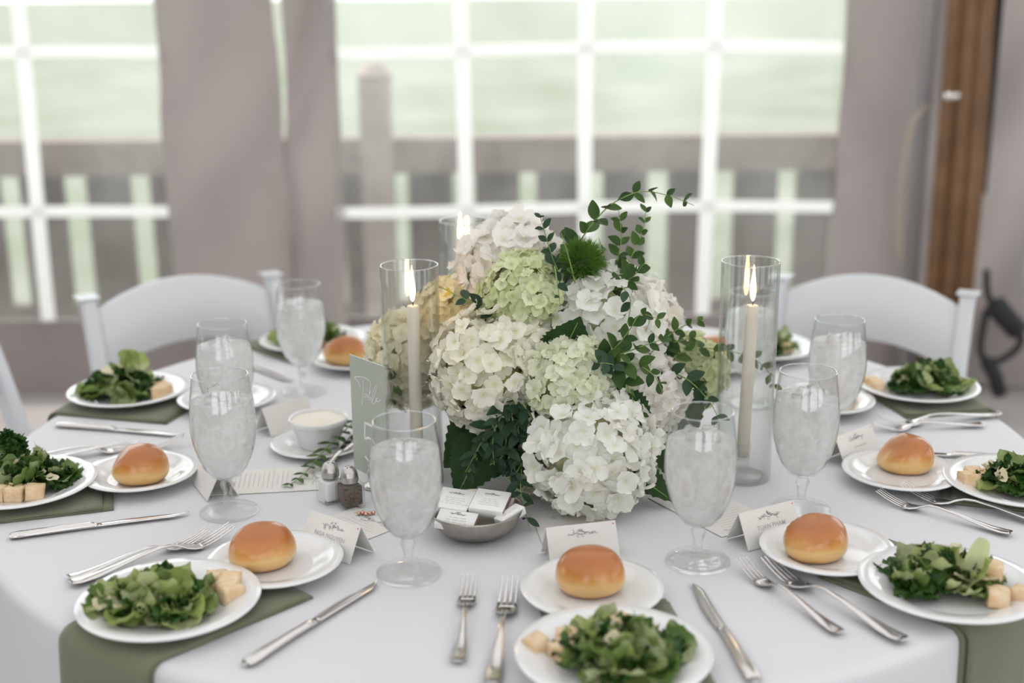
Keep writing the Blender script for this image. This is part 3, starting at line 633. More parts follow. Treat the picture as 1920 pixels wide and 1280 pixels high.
# ------------------------------------------------------------------ candles in cylinders
CY = [(.0425, 0), (.0450, 0), (.0450, .3520), (.0446, .3535), (.0430, .3535), (.0425, .3520), (.0425, 0)]
m_cy = revolve('cylinder', CY, M['glass2'], 64)
HOLD = [(0, 0), (.030, 0), (.032, .002), (.031, .005), (.018, .009), (.012, .013), (.0115, .020), (.0135, .050), (.0138, .058), (.0120, .058), (.0105, .030), (0, .028)]
m_ho = revolve('holder', HOLD, M['sglass'], 40)
def candle(p, top, label, lean=0.0, zb=.035, fl=.058):
    r0, r1 = .0105, .0094; zt = top - TZ
    c = tag(empty('taper_candle', (p[0], p[1], TZ)), label, 'candle', 'lit taper candles')
    b = MB(); n = 14; pts = [(lean * (zb + (zt - zb) * k / n), 0, zb + (zt - zb) * k / n) for k in range(n + 1)]
    b.tube(pts, [r0 + (r1 - r0) * k / n for k in range(n)] + [r1 * .96], 20); obj('wax', b.me('wax', M['wax']), c)
    tx = lean * zt
    b = MB(); b.tube([(tx, 0, zt - .002), (tx + .0006, 0, zt + .005), (tx - .0008, 0, zt + .010)], .0008, 6); obj('wick', b.me('wick', M['wick']), c)
    f = obj('flame', revolve('flame', [(0, 0), (.0022, .003), (.0040, .010), (.0046, .017), (.0040, .027), (.0026, .039), (.0012, .049), (0, fl)], M['flame'], 18), c, (tx, 0, zt + .006))
    return c
CYL = [((-.1569, 1.92), -.1531, 1.0495, 0, 'standing beside the table number sign'), ((-.0866, 2.31), -.0927, 1.0656, 0, 'standing behind the flower arrangement'), ((.3690, 1.926), .3743, 1.0441, .022, 'holding the leaning candle')]
for p, cx, top, ln, lb in CYL:
    co = tag(obj('glass_cylinder', m_cy, None, (p[0], p[1], TZ + .0006)), 'tall clear glass cylinder ' + lb, 'candle cylinder', 'candle cylinders')
    obj('rim', m_rim, co, (0, 0, .353), scale=(.0437, .0437, .05))
    hx = cx - ln * (top - TZ)
    tag(obj('candle_holder', m_ho, None, (hx, p[1], TZ + .0008)), 'clear glass candle holder inside the cylinder ' + lb, 'candle holder', 'candle holders')
    candle((hx, p[1]), top, 'lit ivory taper candle ' + ('leaning in its glass cylinder' if ln else 'in the cylinder ' + lb), ln)

# ------------------------------------------------------------------ stationery
def ribbon(b, pts, wd, fn, closed=False):
    P = [Vector((p[0], p[1])) for p in pts]; vs = []
    for i, p in enumerate(P):
        t = (P[min(i + 1, len(P) - 1)] - P[max(i - 1, 0)]); t = t.normalized() if t.length > 0 else Vector((1, 0)); nn = Vector((-t.y, t.x)) * wd / 2
        vs += [fn(*(p + nn)), fn(*(p - nn))]
    b.add(vs, [(2 * i, 2 * i + 1, 2 * i + 3, 2 * i + 2) for i in range(len(P) - 1)])
def spl(pts, k=5): return [(p.x, p.y) for p in smoothpath([(a, c, 0) for a, c in pts], k)]
def text_mesh(txt, size, mat):
    cu = bpy.data.curves.new('txt', 'FONT'); cu.body = txt; cu.size = size; cu.align_x = 'CENTER'; cu.align_y = 'CENTER'; cu.resolution_u = 2; cu.offset = .00004
    o = bpy.data.objects.new('txt', cu); COL.objects.link(o); dg = bpy.context.evaluated_depsgraph_get()
    me = bpy.data.meshes.new_from_object(o.evaluated_get(dg)); bpy.data.objects.remove(o); me.materials.clear(); me.materials.append(mat); return me
def crest_mesh(fn, s, seed):
    """small botanical flourish: curling twigs with leaves"""
    rnd = random.Random(seed); b = MB()
    for q in (-1, 1):
        ribbon(b, spl([(0, -.1 * s), (q * .35 * s, .05 * s), (q * .75 * s, -.05 * s), (q * s, .08 * s)]), .0006, fn)
        for i in range(9):
            x = q * (.08 + .1 * i) * s; y = rnd.uniform(-.12, .12) * s; a = rnd.uniform(0, 6.3); l = rnd.uniform(.10, .2) * s
            ribbon(b, spl([(x, y), (x + l * cos(a), y + l * sin(a)), (x + 1.3 * l * cos(a + .6), y + 1.3 * l * sin(a + .6))], 4), .0005, fn)
    for i in range(8):
        x = rnd.uniform(-.25, .25) * s; y = rnd.uniform(0, .32) * s; r = rnd.uniform(.03, .07) * s
        ribbon(b, [(x + r * cos(t), y + r * sin(t)) for t in [k * .7 for k in range(10)]], .0005, fn)
    return b.me('crest', M['ink_pale'])
def script_lines(fn, x0, x1, y0, dy, n, seed, wd=.0004, amp=.0011, mat='ink_pale', centered=True):
    rnd = random.Random(seed); b = MB()
    for i in range(n):
        l = (x1 - x0) * rnd.uniform(.55, 1.0); c = (x0 + x1) / 2; x = c - l / 2; y = y0 - i * dy
        while x < c + l / 2:
            wl = rnd.uniform(.004, .010); k = max(5, int(wl / .0009))
            ribbon(b, [(x + wl * j / k, y + amp * sin(j * 2.2 + rnd.random()) * rnd.uniform(.3, 1)) for j in range(k + 1)], wd, fn); x += wl + .0018
    return b.me('printed_lines', M[mat])
def name_card(c, rz, label, name=None, w_=.10, dep=.050, h=.047, dot=True, seed=1, faces=(1,)):
    t = tag(empty('place_card', (c[0], c[1], TZ + .0022), rz), label, 'place card', 'folded place cards'); th = .0006; hd = dep / 2
    vs = []; 
    for x in (-w_ / 2, w_ / 2): vs += [(x, -hd, 0), (x, 0, h), (x, hd, 0), (x, hd - th * 2, 0), (x, 0, h - th * 2), (x, -hd + th * 2, 0)]
    fs = [(i, i + 1, i + 7, i + 6) for i in range(5)] + [(5, 0, 6, 11), (0, 5, 4, 1), (1, 4, 3, 2), (6, 7, 10, 11), (7, 8, 9, 10)]
    obj('folded_card', mesh('folded_card', vs, fs, M['card'], False), t)
    for sgn in faces:
        ln = hypot(hd, h)
        def fn(u, v, sgn=sgn):       # u along the ridge, v up the face from its middle
            f = .5 + v / ln; return (sgn * u, -sgn * (hd * (1 - f) + .0004), h * f + .0003)
        obj('crest', crest_mesh(lambda u, v: fn(u, v + .0135), .020, seed), t)
        if name == '~': obj('printed_name', script_lines(lambda u, v: fn(u, v - .0005), -.018, .018, 0, .01, 1, seed, .0006, .0016), t)
        elif name:
            me = text_mesh(name, .0090, M['ink_soft']); 
            for v in me.vertices: v.co = fn(v.co.x, v.co.y - .0005)
            obj('printed_name', me, t)
        if dot:
            b = MB(); b.add([fn(w_ * .46 + .0012 * cos(k * pi / 4), ln * .42 + .0012 * sin(k * pi / 4)) for k in range(8)], [tuple(range(8))]); obj('seal_dot', b.me('seal_dot', M['pink']), t)
    return t
name_card((.0925, 1.629), R_(14), 'ivory tent card standing behind the smooth domed bun', None, seed=1)
name_card((.359, 1.684), R_(29), 'ivory tent card with printed name beside the shiny topped bun', 'TUAN PHAM', seed=2)
name_card((-.2494, 1.657), R_(-38), 'ivory tent card with printed name before the salt and pepper', 'NGA NGUYEN', seed=3)
name_card((.566, 2.005), R_(40), 'ivory tent card with blurred print by the faceted bun', '~', seed=4)
name_card((-.41, 2.185), R_(46), 'blank ivory tent card behind the butter ramekin', None, dot=False, seed=5, faces=())
name_card((-.475, 1.893), R_(-62), 'ivory tent card behind the goblet on the left menu'.replace('left ', 'wide '), None, dot=False, seed=6, faces=())
def menu(c, rz, sx, sy, label, seed, z=TZ + .0010):
    t = tag(empty('menu_card', (c[0], c[1], z), rz), label, 'menu card', 'flat menu cards')
    b = MB(); b.box((0, 0, .0003), (sx, sy, .0007)); obj('card_sheet', b.me('card_sheet', M['card'], False), t)
    fn = lambda u, v: (u, v, .0009)
    if sy > sx: obj('printed_lines', script_lines(fn, -sx * .38, sx * .38, sy * .22, .0075, 15, seed), t); obj('crest', crest_mesh(lambda u, v: (u, v + sy * .38, .0009), .03, seed), t); obj('crest', crest_mesh(lambda u, v: (u, v - sy * .42, .0009), .035, seed + 7), t)
    else: obj('printed_lines', script_lines(lambda u, v: (v, u, .0009), -sy * .38, sy * .38, sx * .2, .0075, 15, seed), t); obj('crest', crest_mesh(lambda u, v: (v + sx * .38, u, .0009), .03, seed), t)
menu((-.395, 1.924), R_(7), .19, .105, 'ivory menu card under the tip of the loose eucalyptus sprig', 1)
menu((-.268, 1.706), R_(-44) + pi, .105, .19, 'ivory menu card under the tent card before the pepper', 2)
menu((.09, 1.697), R_(8), .105, .19, 'ivory menu card under the drooping white hydrangea', 3)
menu((.298, 1.79), R_(31), .105, .175, 'ivory menu card between a goblet and the leaning candle', 4)

# table number sign in its clip holder
sl, sr = Vector((-.2545, 1.925)), Vector((-.194, 1.855)); sdir = (sr - sl).normalized(); sw = (sr - sl).length; sz0, sh = .781, .190
sg = tag(empty('table_sign', (sl.x, sl.y, sz0), atan2(sdir.y, sdir.x)), 'sage green table number sign beside the candle cylinder', 'sign')
b = MB(); b.box((sw / 2, 0, sh / 2), (sw, .0022, sh)); obj('sign_panel', b.me('sign_panel', M['sign'], False), sg)
b = MB(); fn = lambda u, v: (u, -.0016, sh - v)
kx, ky = .093 / 520, .19 / 1728
T = lambda pts: [((x - 785) * kx, (y - 190 - (x - 785) / 520 * 185) * ky) for x, y in pts]
for st_ in ([(1085, 690), (1102, 625), (1060, 560), (960, 522), (850, 528)], [(850, 528), (905, 590), (945, 690)], [(990, 560), (978, 750), (955, 945)],
            [(1038, 790), (1012, 772), (998, 812), (1014, 826), (1040, 785), (1044, 832), (1066, 800)], [(1066, 800), (1092, 740), (1088, 715), (1072, 790), (1068, 850), (1090, 858), (1100, 826), (1078, 828)],
            [(1104, 895), (1138, 740), (1180, 648), (1192, 680), (1150, 800), (1112, 890), (1124, 925), (1165, 885), (1192, 845), (1180, 832), (1168, 868), (1200, 884), (1245, 858)]):
    ribbon(b, T(spl(st_)), .0011, fn)
obj('script_word', b.me('script_word', M['white_ink']), sg)
b = MB()
ribbon(b, [(.036, .104), (.066, .104)], .0042, fn); ribbon(b, [(.0365, .103), (.0345, .131)], .0030, fn)
ribbon(b, spl([(.0345, .131), (.046, .1265), (.060, .131), (.066, .145), (.060, .160), (.046, .166), (.033, .160)], 6), .0038, fn)
obj('number_five', b.me('number_five', M['white_ink']), sg)
ch = tag(empty('sign_holder', ((sl.x + sr.x) / 2, (sl.y + sr.y) / 2, TZ + .0008), atan2(sdir.y, sdir.x)), 'small chrome clip holder under the table number sign', 'sign holder')
obj('base', revolve('base', [(0, 0), (.013, 0), (.014, .002), (.013, .006), (.006, .009), (.0035, .012), (.0035, .018), (0, .018)], M['steel'], 28), ch)
for s in (-1, 1): b = MB(); b.tube(smoothpath([(0, s * .0028, .016), (0, s * .0060, .024), (0, s * .0030, .034), (0, s * .0045, .038)]), .0016, 6); obj('clip_jaw', b.me('clip_jaw', M['steel']), ch)
bd_ = tag(empty('copper_trinket', (-.221, 1.776, TZ + .002)), 'tiny copper beaded trinket beside the pepper shaker', 'trinket')
for k in range(5): obj('bead', revolve('bead', [(0, -.0032), (.0023, -.0023), (.0032, 0), (.0023, .0023), (0, .0032)], M['copper'], 10), bd_, (.0055 * k - .011, .003 * sin(k * 2.1), .0034))

# ramekin, saucer, spreader
rc = Vector((-.334, 2.075))
tag(obj('saucer', P_SA, None, (rc.x, rc.y, TZ + .001)), 'small white saucer under the butter ramekin', 'saucer')
rk = tag(empty('ramekin', (rc.x, rc.y + .004, TZ + .0055)), 'white fluted ramekin filled with whipped butter', 'ramekin')
b = MB(); n = 96; prof = [(0, 0, 0), (.033, 0, 0), (.0345, .002, 1), (.0455, .038, 1), (.0462, .0395, 0), (.0500, .0415, 0), (.0505, .050, 0), (.0490, .0515, 0), (.0470, .050, 0), (.0440, .036, 0), (.035, .006, 0), (0, .004, 0)]
vs = []; fs = []
for (r, z, fl) in prof:
    for k in range(n): rr = max(r, .0001) - (fl * .0012 if k % 2 else 0); vs.append((rr * cos(2 * pi * k / n), rr * sin(2 * pi * k / n), z))
for i in range(len(prof) - 1): fs += [(i * n + k, i * n + (k + 1) % n, (i + 1) * n + (k + 1) % n, (i + 1) * n + k) for k in range(n)]
obj('dish', mesh('dish', vs, fs, M['china']), rk)
vs = []; fs = []; n = 40
for i in range(9):
    for k in range(n): r = .0455 * i / 8 + .0001; a = 2 * pi * k / n; vs.append((r * cos(a), r * sin(a), .0455 + .0035 * (1 - (i / 8) ** 2) + .0022 * noise.noise(Vector((r * cos(a) * 60, r * sin(a) * 60, 5)))))
for i in range(8): fs += [(i * n + k, i * n + (k + 1) % n, (i + 1) * n + (k + 1) % n, (i + 1) * n + k) for k in range(n)]
tag(obj('butter', mesh('butter', vs, fs, M['butter']), None, (rc.x, rc.y + .004, TZ + .0055)), 'pale whipped butter in the white ramekin', 'butter')
sp_ = tag(empty('butter_spreader', (-.312, 1.962, TZ + .004)), 'small silver butter spreader resting on the saucer', 'spreader')
sp_.rotation_euler = (R_(7), 0, atan2(2.085 - 1.962, -.262 + .312) - pi / 2)
b = MB(); b.loft([(0, 0, .003, .0058, .0018), (0, .006, .003, .0075, .0024), (0, .03, .0035, .0060, .0024), (0, .06, .0045, .0036, .0020)], 10); obj('handle', b.me('handle', M['steel']), sp_)
b = MB(); b.loft([(0, .058, .0045, .0036, .0016), (.001, .068, .005, .0085, .0010), (.002, .09, .006, .0110, .0009), (.001, .115, .007, .0105, .0009), (0, .128, .0075, .0050, .0008)], 10); obj('blade', b.me('blade', M['steel']), sp_)

# salt and pepper
def shaker(p, rz, fill, nm, label):
    t = tag(empty(nm, (p[0], p[1], TZ + .0006), rz), label, 'shaker', 'table shakers')
    obj('glass_body', bevel_box('glass_body', (.036, .036, .041), M['glass'], .004, 3), t, (0, 0, .0205))
    obj('contents', bevel_box('contents', (.030, .030, .031), M[fill], .003, 2), t, (0, 0, .0205))
    b = MB(); b.tube([(0, 0, .0385), (0, 0, .042)], .0125, 24)
    obj('neck', b.me('neck', M['glass']), t)
    prof = [(.0135, .041), (.0140, .0425), (.0132, .0440), (.0140, .0455), (.0132, .0472), (.0138, .0490), (.0132, .0505), (.0128, .0540), (.0110, .0590), (.0072, .0630), (.0030, .0645), (0, .0648)]
    cp = obj('cap', revolve('cap', prof, M['pewter_cap'], 32), t)
    for k in range(5):
        a = k * 2 * pi / 5; obj('hole', revolve('hole', [(0, .0006), (.0010, .0004), (.0010, -.0004), (0, -.0004)], M['wick'], 8), cp, (.0052 * cos(a), .0052 * sin(a), .0637), (0, .45 * cos(a), 0))
M['pewter_cap'] = pmat('brushed_cap', (.55, .53, .50), .33, 1.0)
shaker((-.281, 1.838), R_(35), 'salt', 'salt_shaker', 'square glass salt shaker with a domed metal cap')
shaker((-.249, 1.816), R_(28), 'pepper', 'pepper_shaker', 'square glass pepper shaker with a domed metal cap')

# bowl with matchboxes
bc = Vector((-.055, 1.713))
tag(obj('metal_bowl', revolve('metal_bowl', [(0, .0), (.030, .0), (.048, .006), (.062, .020), (.0688, .037), (.0700, .0405), (.0690, .0410), (.0672, .0380), (.060, .0220), (.046, .0090), (.028, .0035), (0, .003)], M['pewter'], 64), None, (bc.x, bc.y, TZ + .0006)), 'shallow pewter bowl holding printed matchboxes', 'bowl')
MBX = [(-.031, .019, .0400, -12, 6, 5, 'white matchbox with dense script lying flat by the bowl rim'), (.021, .012, .0405, -12, 6, 4, 'white matchbox with maroon striker lying atop the bowl'), (-.026, -.036, .0345, -14, 16, 4, 'white matchbox tilted against the bowl wall'), (.050, -.017, .0335, 42, -2, -14, 'small white matchbox with red print beside the maroon striker')]
for i, (dx, dy, z, rz, tx, ty, lb) in enumerate(MBX):
    sx, sy, szz = ((.050, .060, .0125) if i < 2 else (.056, .034, .010) if i == 2 else (.044, .020, .012))
    t = tag(empty('matchbox', (bc.x + dx, bc.y + dy, TZ + z)), lb, 'matchbox', 'matchboxes in the bowl'); t.rotation_euler = (R_(tx), R_(ty), R_(rz))
    obj('sleeve', bevel_box('sleeve', (sx, sy, szz), M['white_ink'], .0005, 1), t)
    b = MB(); b.box((0, 0, 0), (.0006, sy * .94, szz * .86)); obj('striker', b.me('striker', M['striker'], False), t, (sx / 2 + .0003, 0, 0))
    fn = lambda u, v: (u, v, szz / 2 + .0003)
    obj('printed_script', script_lines(fn, -sx * .36, sx * .36, sy * (.02 if i < 3 else 0), .0055, 4 if i < 2 else 3 if i == 2 else 1, 30 + i, .0005, .0014, 'ink' if i < 3 else 'pink'), t)
    if i < 3: obj('crest', crest_mesh(lambda u, v: (u, v + sy * .26, szz / 2 + .0003), .012, 50 + i), t)

# ------------------------------------------------------------------ flowers
VC = Vector((.075, 1.985))
vz = tag(obj('flower_bowl', revolve('flower_bowl', [(0, 0), (.055, 0), (.060, .004), (.078, .05), (.080, .085), (.076, .088), (.072, .05), (.05, .01), (0, .008)], M['pewter'], 40), None, (VC.x, VC.y, TZ + .0006)), 'low round bowl hidden beneath the flower arrangement', 'vase')
bm = bmesh.new(); bmesh.ops.create_icosphere(bm, subdivisions=3, radius=.068)
for v in bm.verts: v.co.z *= .9; v.co += v.co.normalized() * .006 * noise.noise(v.co * 40)
fm = bpy.data.meshes.new('floral_foam'); bm.to_mesh(fm); bm.free(); fm.materials.append(M['dark'])
tag(obj('floral_foam', fm, None, (VC.x, VC.y, TZ + .105)), 'dark floral foam in the bowl beneath the blooms', 'floral foam')

def floret(seed, mat, cup):
    rnd = random.Random(seed); vs = []; fs = []; na, nr = 5, 5
    for q in range(4):
        a0 = q * pi / 2 + rnd.uniform(-.08, .08); L = rnd.uniform(.88, 1.08); W = rnd.uniform(.52, .62); cu = cup + rnd.uniform(-.1, .12); tw = rnd.uniform(-.18, .18); zl = (q % 2) * .03; ph = rnd.uniform(0, 6)
        base = len(vs)
        for j in range(nr + 1):
            t = j / nr; wd = W * max(sin(pi * min(.06 + .94 * t, .985) ** 1.5), .0) ** .55
            for i in range(na):
                u = -1 + 2 * i / (na - 1); x = .04 + L * (t - .05 * abs(u) * t); y = u * wd
                z = cu * (t * .9) ** 1.6 - .22 * t ** 4 + .22 * u * u * t + tw * u * t + zl + .06 * t * sin(4 * u + ph)
                vs.append((x * cos(a0) - y * sin(a0), x * sin(a0) + y * cos(a0), z))
        for j in range(nr):
            for i in range(na - 1): k = base + j * na + i; fs.append((k, k + 1, k + na + 1, k + na))
    base = len(vs)                                  # little bud in the eye
    for i in range(6): vs.append((.10 * cos(i * pi / 3), .10 * sin(i * pi / 3), .03))
    vs.append((0, 0, .13)); fs += [(base + i, base + (i + 1) % 6, base + 6) for i in range(6)]
    return mesh('floret', vs, fs, mat)
FLO = {k: [floret(hash(k) % 97 + i * 7 if False else i * 7 + j * 31, m, c) for i, c in enumerate((.25, .40, .55, .15))] for j, (k, m) in enumerate(PET.items())}
def euler_to(nrm, spin):
    q = Vector(nrm).to_track_quat('Z', 'Y'); return (q.to_matrix() @ Matrix.Rotation(spin, 3, 'Z')).to_euler()
def hydrangea(name, c, r, kind, fs, label, squash=1.0, axis=None, cover=.40, dens=1.0, seed=0, loose=.08):
    """c: centre, r: radius, fs: floret radius; axis points out of the bouquet"""
    rnd = random.Random(seed + 11); c = Vector(c); root = Vector((VC.x + (c.x - VC.x) * .15, VC.y + (c.y - VC.y) * .15, TZ + .11))
    ax = (axis and Vector(axis).normalized()) or (c - root + Vector((0, 0, .02))).normalized()
    h = tag(empty('hydrangea', c), label, 'flower', 'hydrangea blooms')
    bm = bmesh.new(); bmesh.ops.create_icosphere(bm, subdivisions=3, radius=r * .80)
    for v in bm.verts: v.co += v.co.normalized() * r * .10 * noise.noise(v.co * (2.4 / r))
    cm = bpy.data.meshes.new('flower_core'); bm.to_mesh(cm); bm.free(); cm.materials.append(CORE[kind])
    cm.polygons.foreach_set('use_smooth', [True] * len(cm.polygons)); obj('flower_core', cm, h)
    b = MB(); b.tube(smoothpath([root - c, (root - c) * .5 + Vector((0, 0, -.012)), Vector((0, 0, 0))], 4), .0035, 8); obj('stem', b.me('stem', M['stem']), h)
    n = int(dens * 4 * pi * r * r / (pi * fs * fs) * 2.35); ga = pi * (3 - sqrt(5)); Q = ax.to_track_quat('Z', 'Y')
    for i in range(n):
        z = 1 - (i + .5) * 2 / n
        if z < -1 + 2 * cover * .5: break
        rr = sqrt(1 - z * z); d = Vector((rr * cos(ga * i), rr * sin(ga * i), z)) + Vector((rnd.uniform(-1, 1), rnd.uniform(-1, 1), rnd.uniform(-1, 1))) * (.35 * fs / r)
        d.normalize(); d = Q @ d
        p = d * r * (1 + rnd.uniform(-loose, loose) + .06 * noise.noise(d * 2 + Vector((seed, 0, 0))))
        if c.z + p.z < TZ + .012: continue
        nn = (d + Vector((rnd.uniform(-1, 1), rnd.uniform(-1, 1), rnd.uniform(-1, 1))) * .42).normalized()
        obj('floret', rnd.choice(FLO[kind]), h, p, euler_to(nn, rnd.uniform(0, 6.3)), fs * rnd.uniform(.82, 1.18))
    return h
HEADS = [
 ((.117, 1.800, .850), .088, 'white', .0205, 'full white hydrangea drooping down to the tablecloth', {}),
 ((.093, 1.862, .937), .076, 'greenwhite', .0145, 'pale green white hydrangea directly above the drooping bloom', {'loose': .06}),
 ((-.038, 1.885, .955), .080, 'cream', .0185, 'loose creamy white hydrangea beside the sign side candle', {'loose': .15}),
 ((-.088, 2.030, 1.000), .068, 'yellow', .0120, 'yellowish cream hydrangea below the trailing yellow tipped sprig', {}),
 ((.020, 1.935, 1.060), .064, 'lime', .0128, 'lime green hydrangea under the topmost white bloom', {'axis': (-.1, -.8, .5)}),
 ((-.003, 2.020, 1.088), .078, 'blush', .0205, 'topmost blush white hydrangea beside the fuzzy green ball', {}),
 ((.143, 1.955, 1.003), .092, 'white', .0225, 'large white hydrangea below the fuzzy green ball', {}),
 ((.211, 1.935, .898), .060, 'blush', .0185, 'blush white hydrangea beside the large flat leaf', {}),
 ((.295, 2.050, .900), .060, 'lime', .0122, 'lime green hydrangea nearest the leaning candle', {}),
 ((-.160, 2.055, .926), .078, 'yellowcream', .0145, 'cream hydrangea seen through the glass cylinder', {}),
 ((.012, 1.900, .990), .054, 'cream', .0165, 'small cream hydrangea under the lime bloom', {'loose': .18}),
 ((-.035, 1.845, .898), .021, 'cream', .0140, 'tiny cream hydrangea cluster above the dark leaves', {}),
 ((.204, 1.935, .826), .052, 'cream', .0150, 'small cream hydrangea near the table beside dark leaf', {}),
 ((.034, 1.865, .806), .038, 'greenwhite', .0150, 'small greenish hydrangea tucked behind the drooping bloom', {}),
 ((.195, 2.045, .985), .074, 'blush', .0175, 'blush hydrangea tucked behind the large white bloom', {}),
 ((.060, 2.100, .960), .085, 'white', .0200, 'white hydrangea at the back of the arrangement', {}),
]
for i, (c, r, k, fsz, lb, kw) in enumerate(HEADS): hydrangea('h', c, r, k, fsz, lb, seed=i, **kw)

# fuzzy green dianthus ball
dc = Vector((.108, 1.945, 1.108)); dz = tag(empty('green_dianthus', dc), 'fuzzy bright green dianthus ball among the hydrangeas', 'flower')
b = MB(); rnd = random.Random(3)
for i in range(1500):
    z = rnd.uniform(-.55, 1); a = rnd.uniform(0, 2 * pi); rr = sqrt(1 - z * z); d = Vector((rr * cos(a), rr * sin(a), z)); e = (d + Vector((rnd.uniform(-1, 1), rnd.uniform(-1, 1), rnd.uniform(-.6, 1))) * .35).normalized()
    p0 = d * .022; p1 = p0 + e * rnd.uniform(.020, .027); s = d.orthogonal().normalized() * .0009; s2 = d.cross(s)
    b.add([p0 + s, p0 - s * .5 + s2, p0 - s * .5 - s2, p0 + (p1 - p0) * .6 + e.cross(s) * .6 + s * .6, p1], [(0, 1, 4), (1, 2, 4), (2, 0, 4)])
tag(obj('bristles', b.me('bristles', M['trick'], False), dz), kind='stuff')
obj('bristle_core', revolve('bristle_core', [(0, -.026), (.018, -.018), (.026, 0), (.018, .018), (0, .026)], M['kale'], 20), dz)
b = MB(); b.tube([(0, 0, 0), (-.02, 0, -.12), (-.03, 0, -.22)], .003, 8); obj('stem', b.me('stem', M['stem']), dz)

# leaf sprigs
def small_leaf(seed, mat):
    vs = []; fs = []; rnd = random.Random(seed); n = 6; bend = rnd.uniform(-.25, .15); fold = rnd.uniform(.1, .35)
    for j in range(n + 1):
        t = j / n; wd = .30 * sin(pi * (t * .94 + .03)) ** .8 * (1.15 - .3 * t)
        for u in (-1, -.5, 0, .5, 1): vs.append((u * wd, t, bend * t * t + fold * wd * abs(u)))
    for j in range(n):
        for i in range(4): a = j * 5 + i; fs.append((a, a + 1, a + 6, a + 5))
    return mesh('leaf', vs, fs, mat)
LF = {'euca': [small_leaf(i, M['euca']) for i in range(5)], 'euca_dk': [small_leaf(10 + i, M['euca_dk']) for i in range(5)]}
M['yleaf'] = pmat('yellow_leaf', (.62, .45, .03), .5, transl=.3); LY = small_leaf(3, M['yleaf'])
def sprig(pts, label, kind='euca', step=.019, size=.026, seed=0, tip_small=.5, yellow=0, name='eucalyptus_sprig', flat=False, dens=2, nar=1.0):
    rnd = random.Random(seed); path = smoothpath(pts, 8); base = path[0]
    s = tag(empty(name, base), label, 'sprig', 'leaf sprigs'); loc = [p - base for p in path]; n = len(loc)
    b = MB(); b.tube(loc, [.0013 - .0008 * i / (n - 1) for i in range(n)], 6); obj('stem', b.me('stem', M['stem']), s)
    d = 0; tot = sum((loc[i + 1] - loc[i]).length for i in range(n - 1)); run = 0; nxt = step * .5; k = 0
    for i in range(n - 1):
        seg = loc[i + 1] - loc[i]; L = seg.length
        while nxt <= run + L:
            p = loc[i] + seg * ((nxt - run) / L); t = seg.normalized(); f = nxt / tot
            for sd in ((-1, 1) if dens == 2 else (rnd.choice((-1, 1)),)):
                ax = t.orthogonal().normalized(); ax = Matrix.Rotation(k * pi / 2 + rnd.uniform(-.5, .5) if not flat else rnd.uniform(-.3, .3), 3, t) @ ax
                if flat: ax = t.cross(Vector((0, 0, 1))).normalized()
                dr = (t * rnd.uniform(.45, .9) + ax * sd).normalized(); up = Vector((rnd.uniform(-.3, .3), -.75 + rnd.uniform(-.4, .4), .65)) if not flat else Vector((0, 0, 1))
                zx = (up - dr * up.dot(dr)).normalized(); xx = dr.cross(zx); Rm = Matrix((xx, dr, zx)).transposed()
                sz = size * (1 - (1 - tip_small) * f ** 2) * rnd.uniform(.75, 1.15)
                me = LY if (yellow and f > 1 - yellow) else rnd.choice(LF[kind]); obj('leaf', me, s, p, Rm.to_euler(), (sz * nar, sz, sz))
            nxt += step * rnd.uniform(.85, 1.15); k += 1
        run += L
    return s
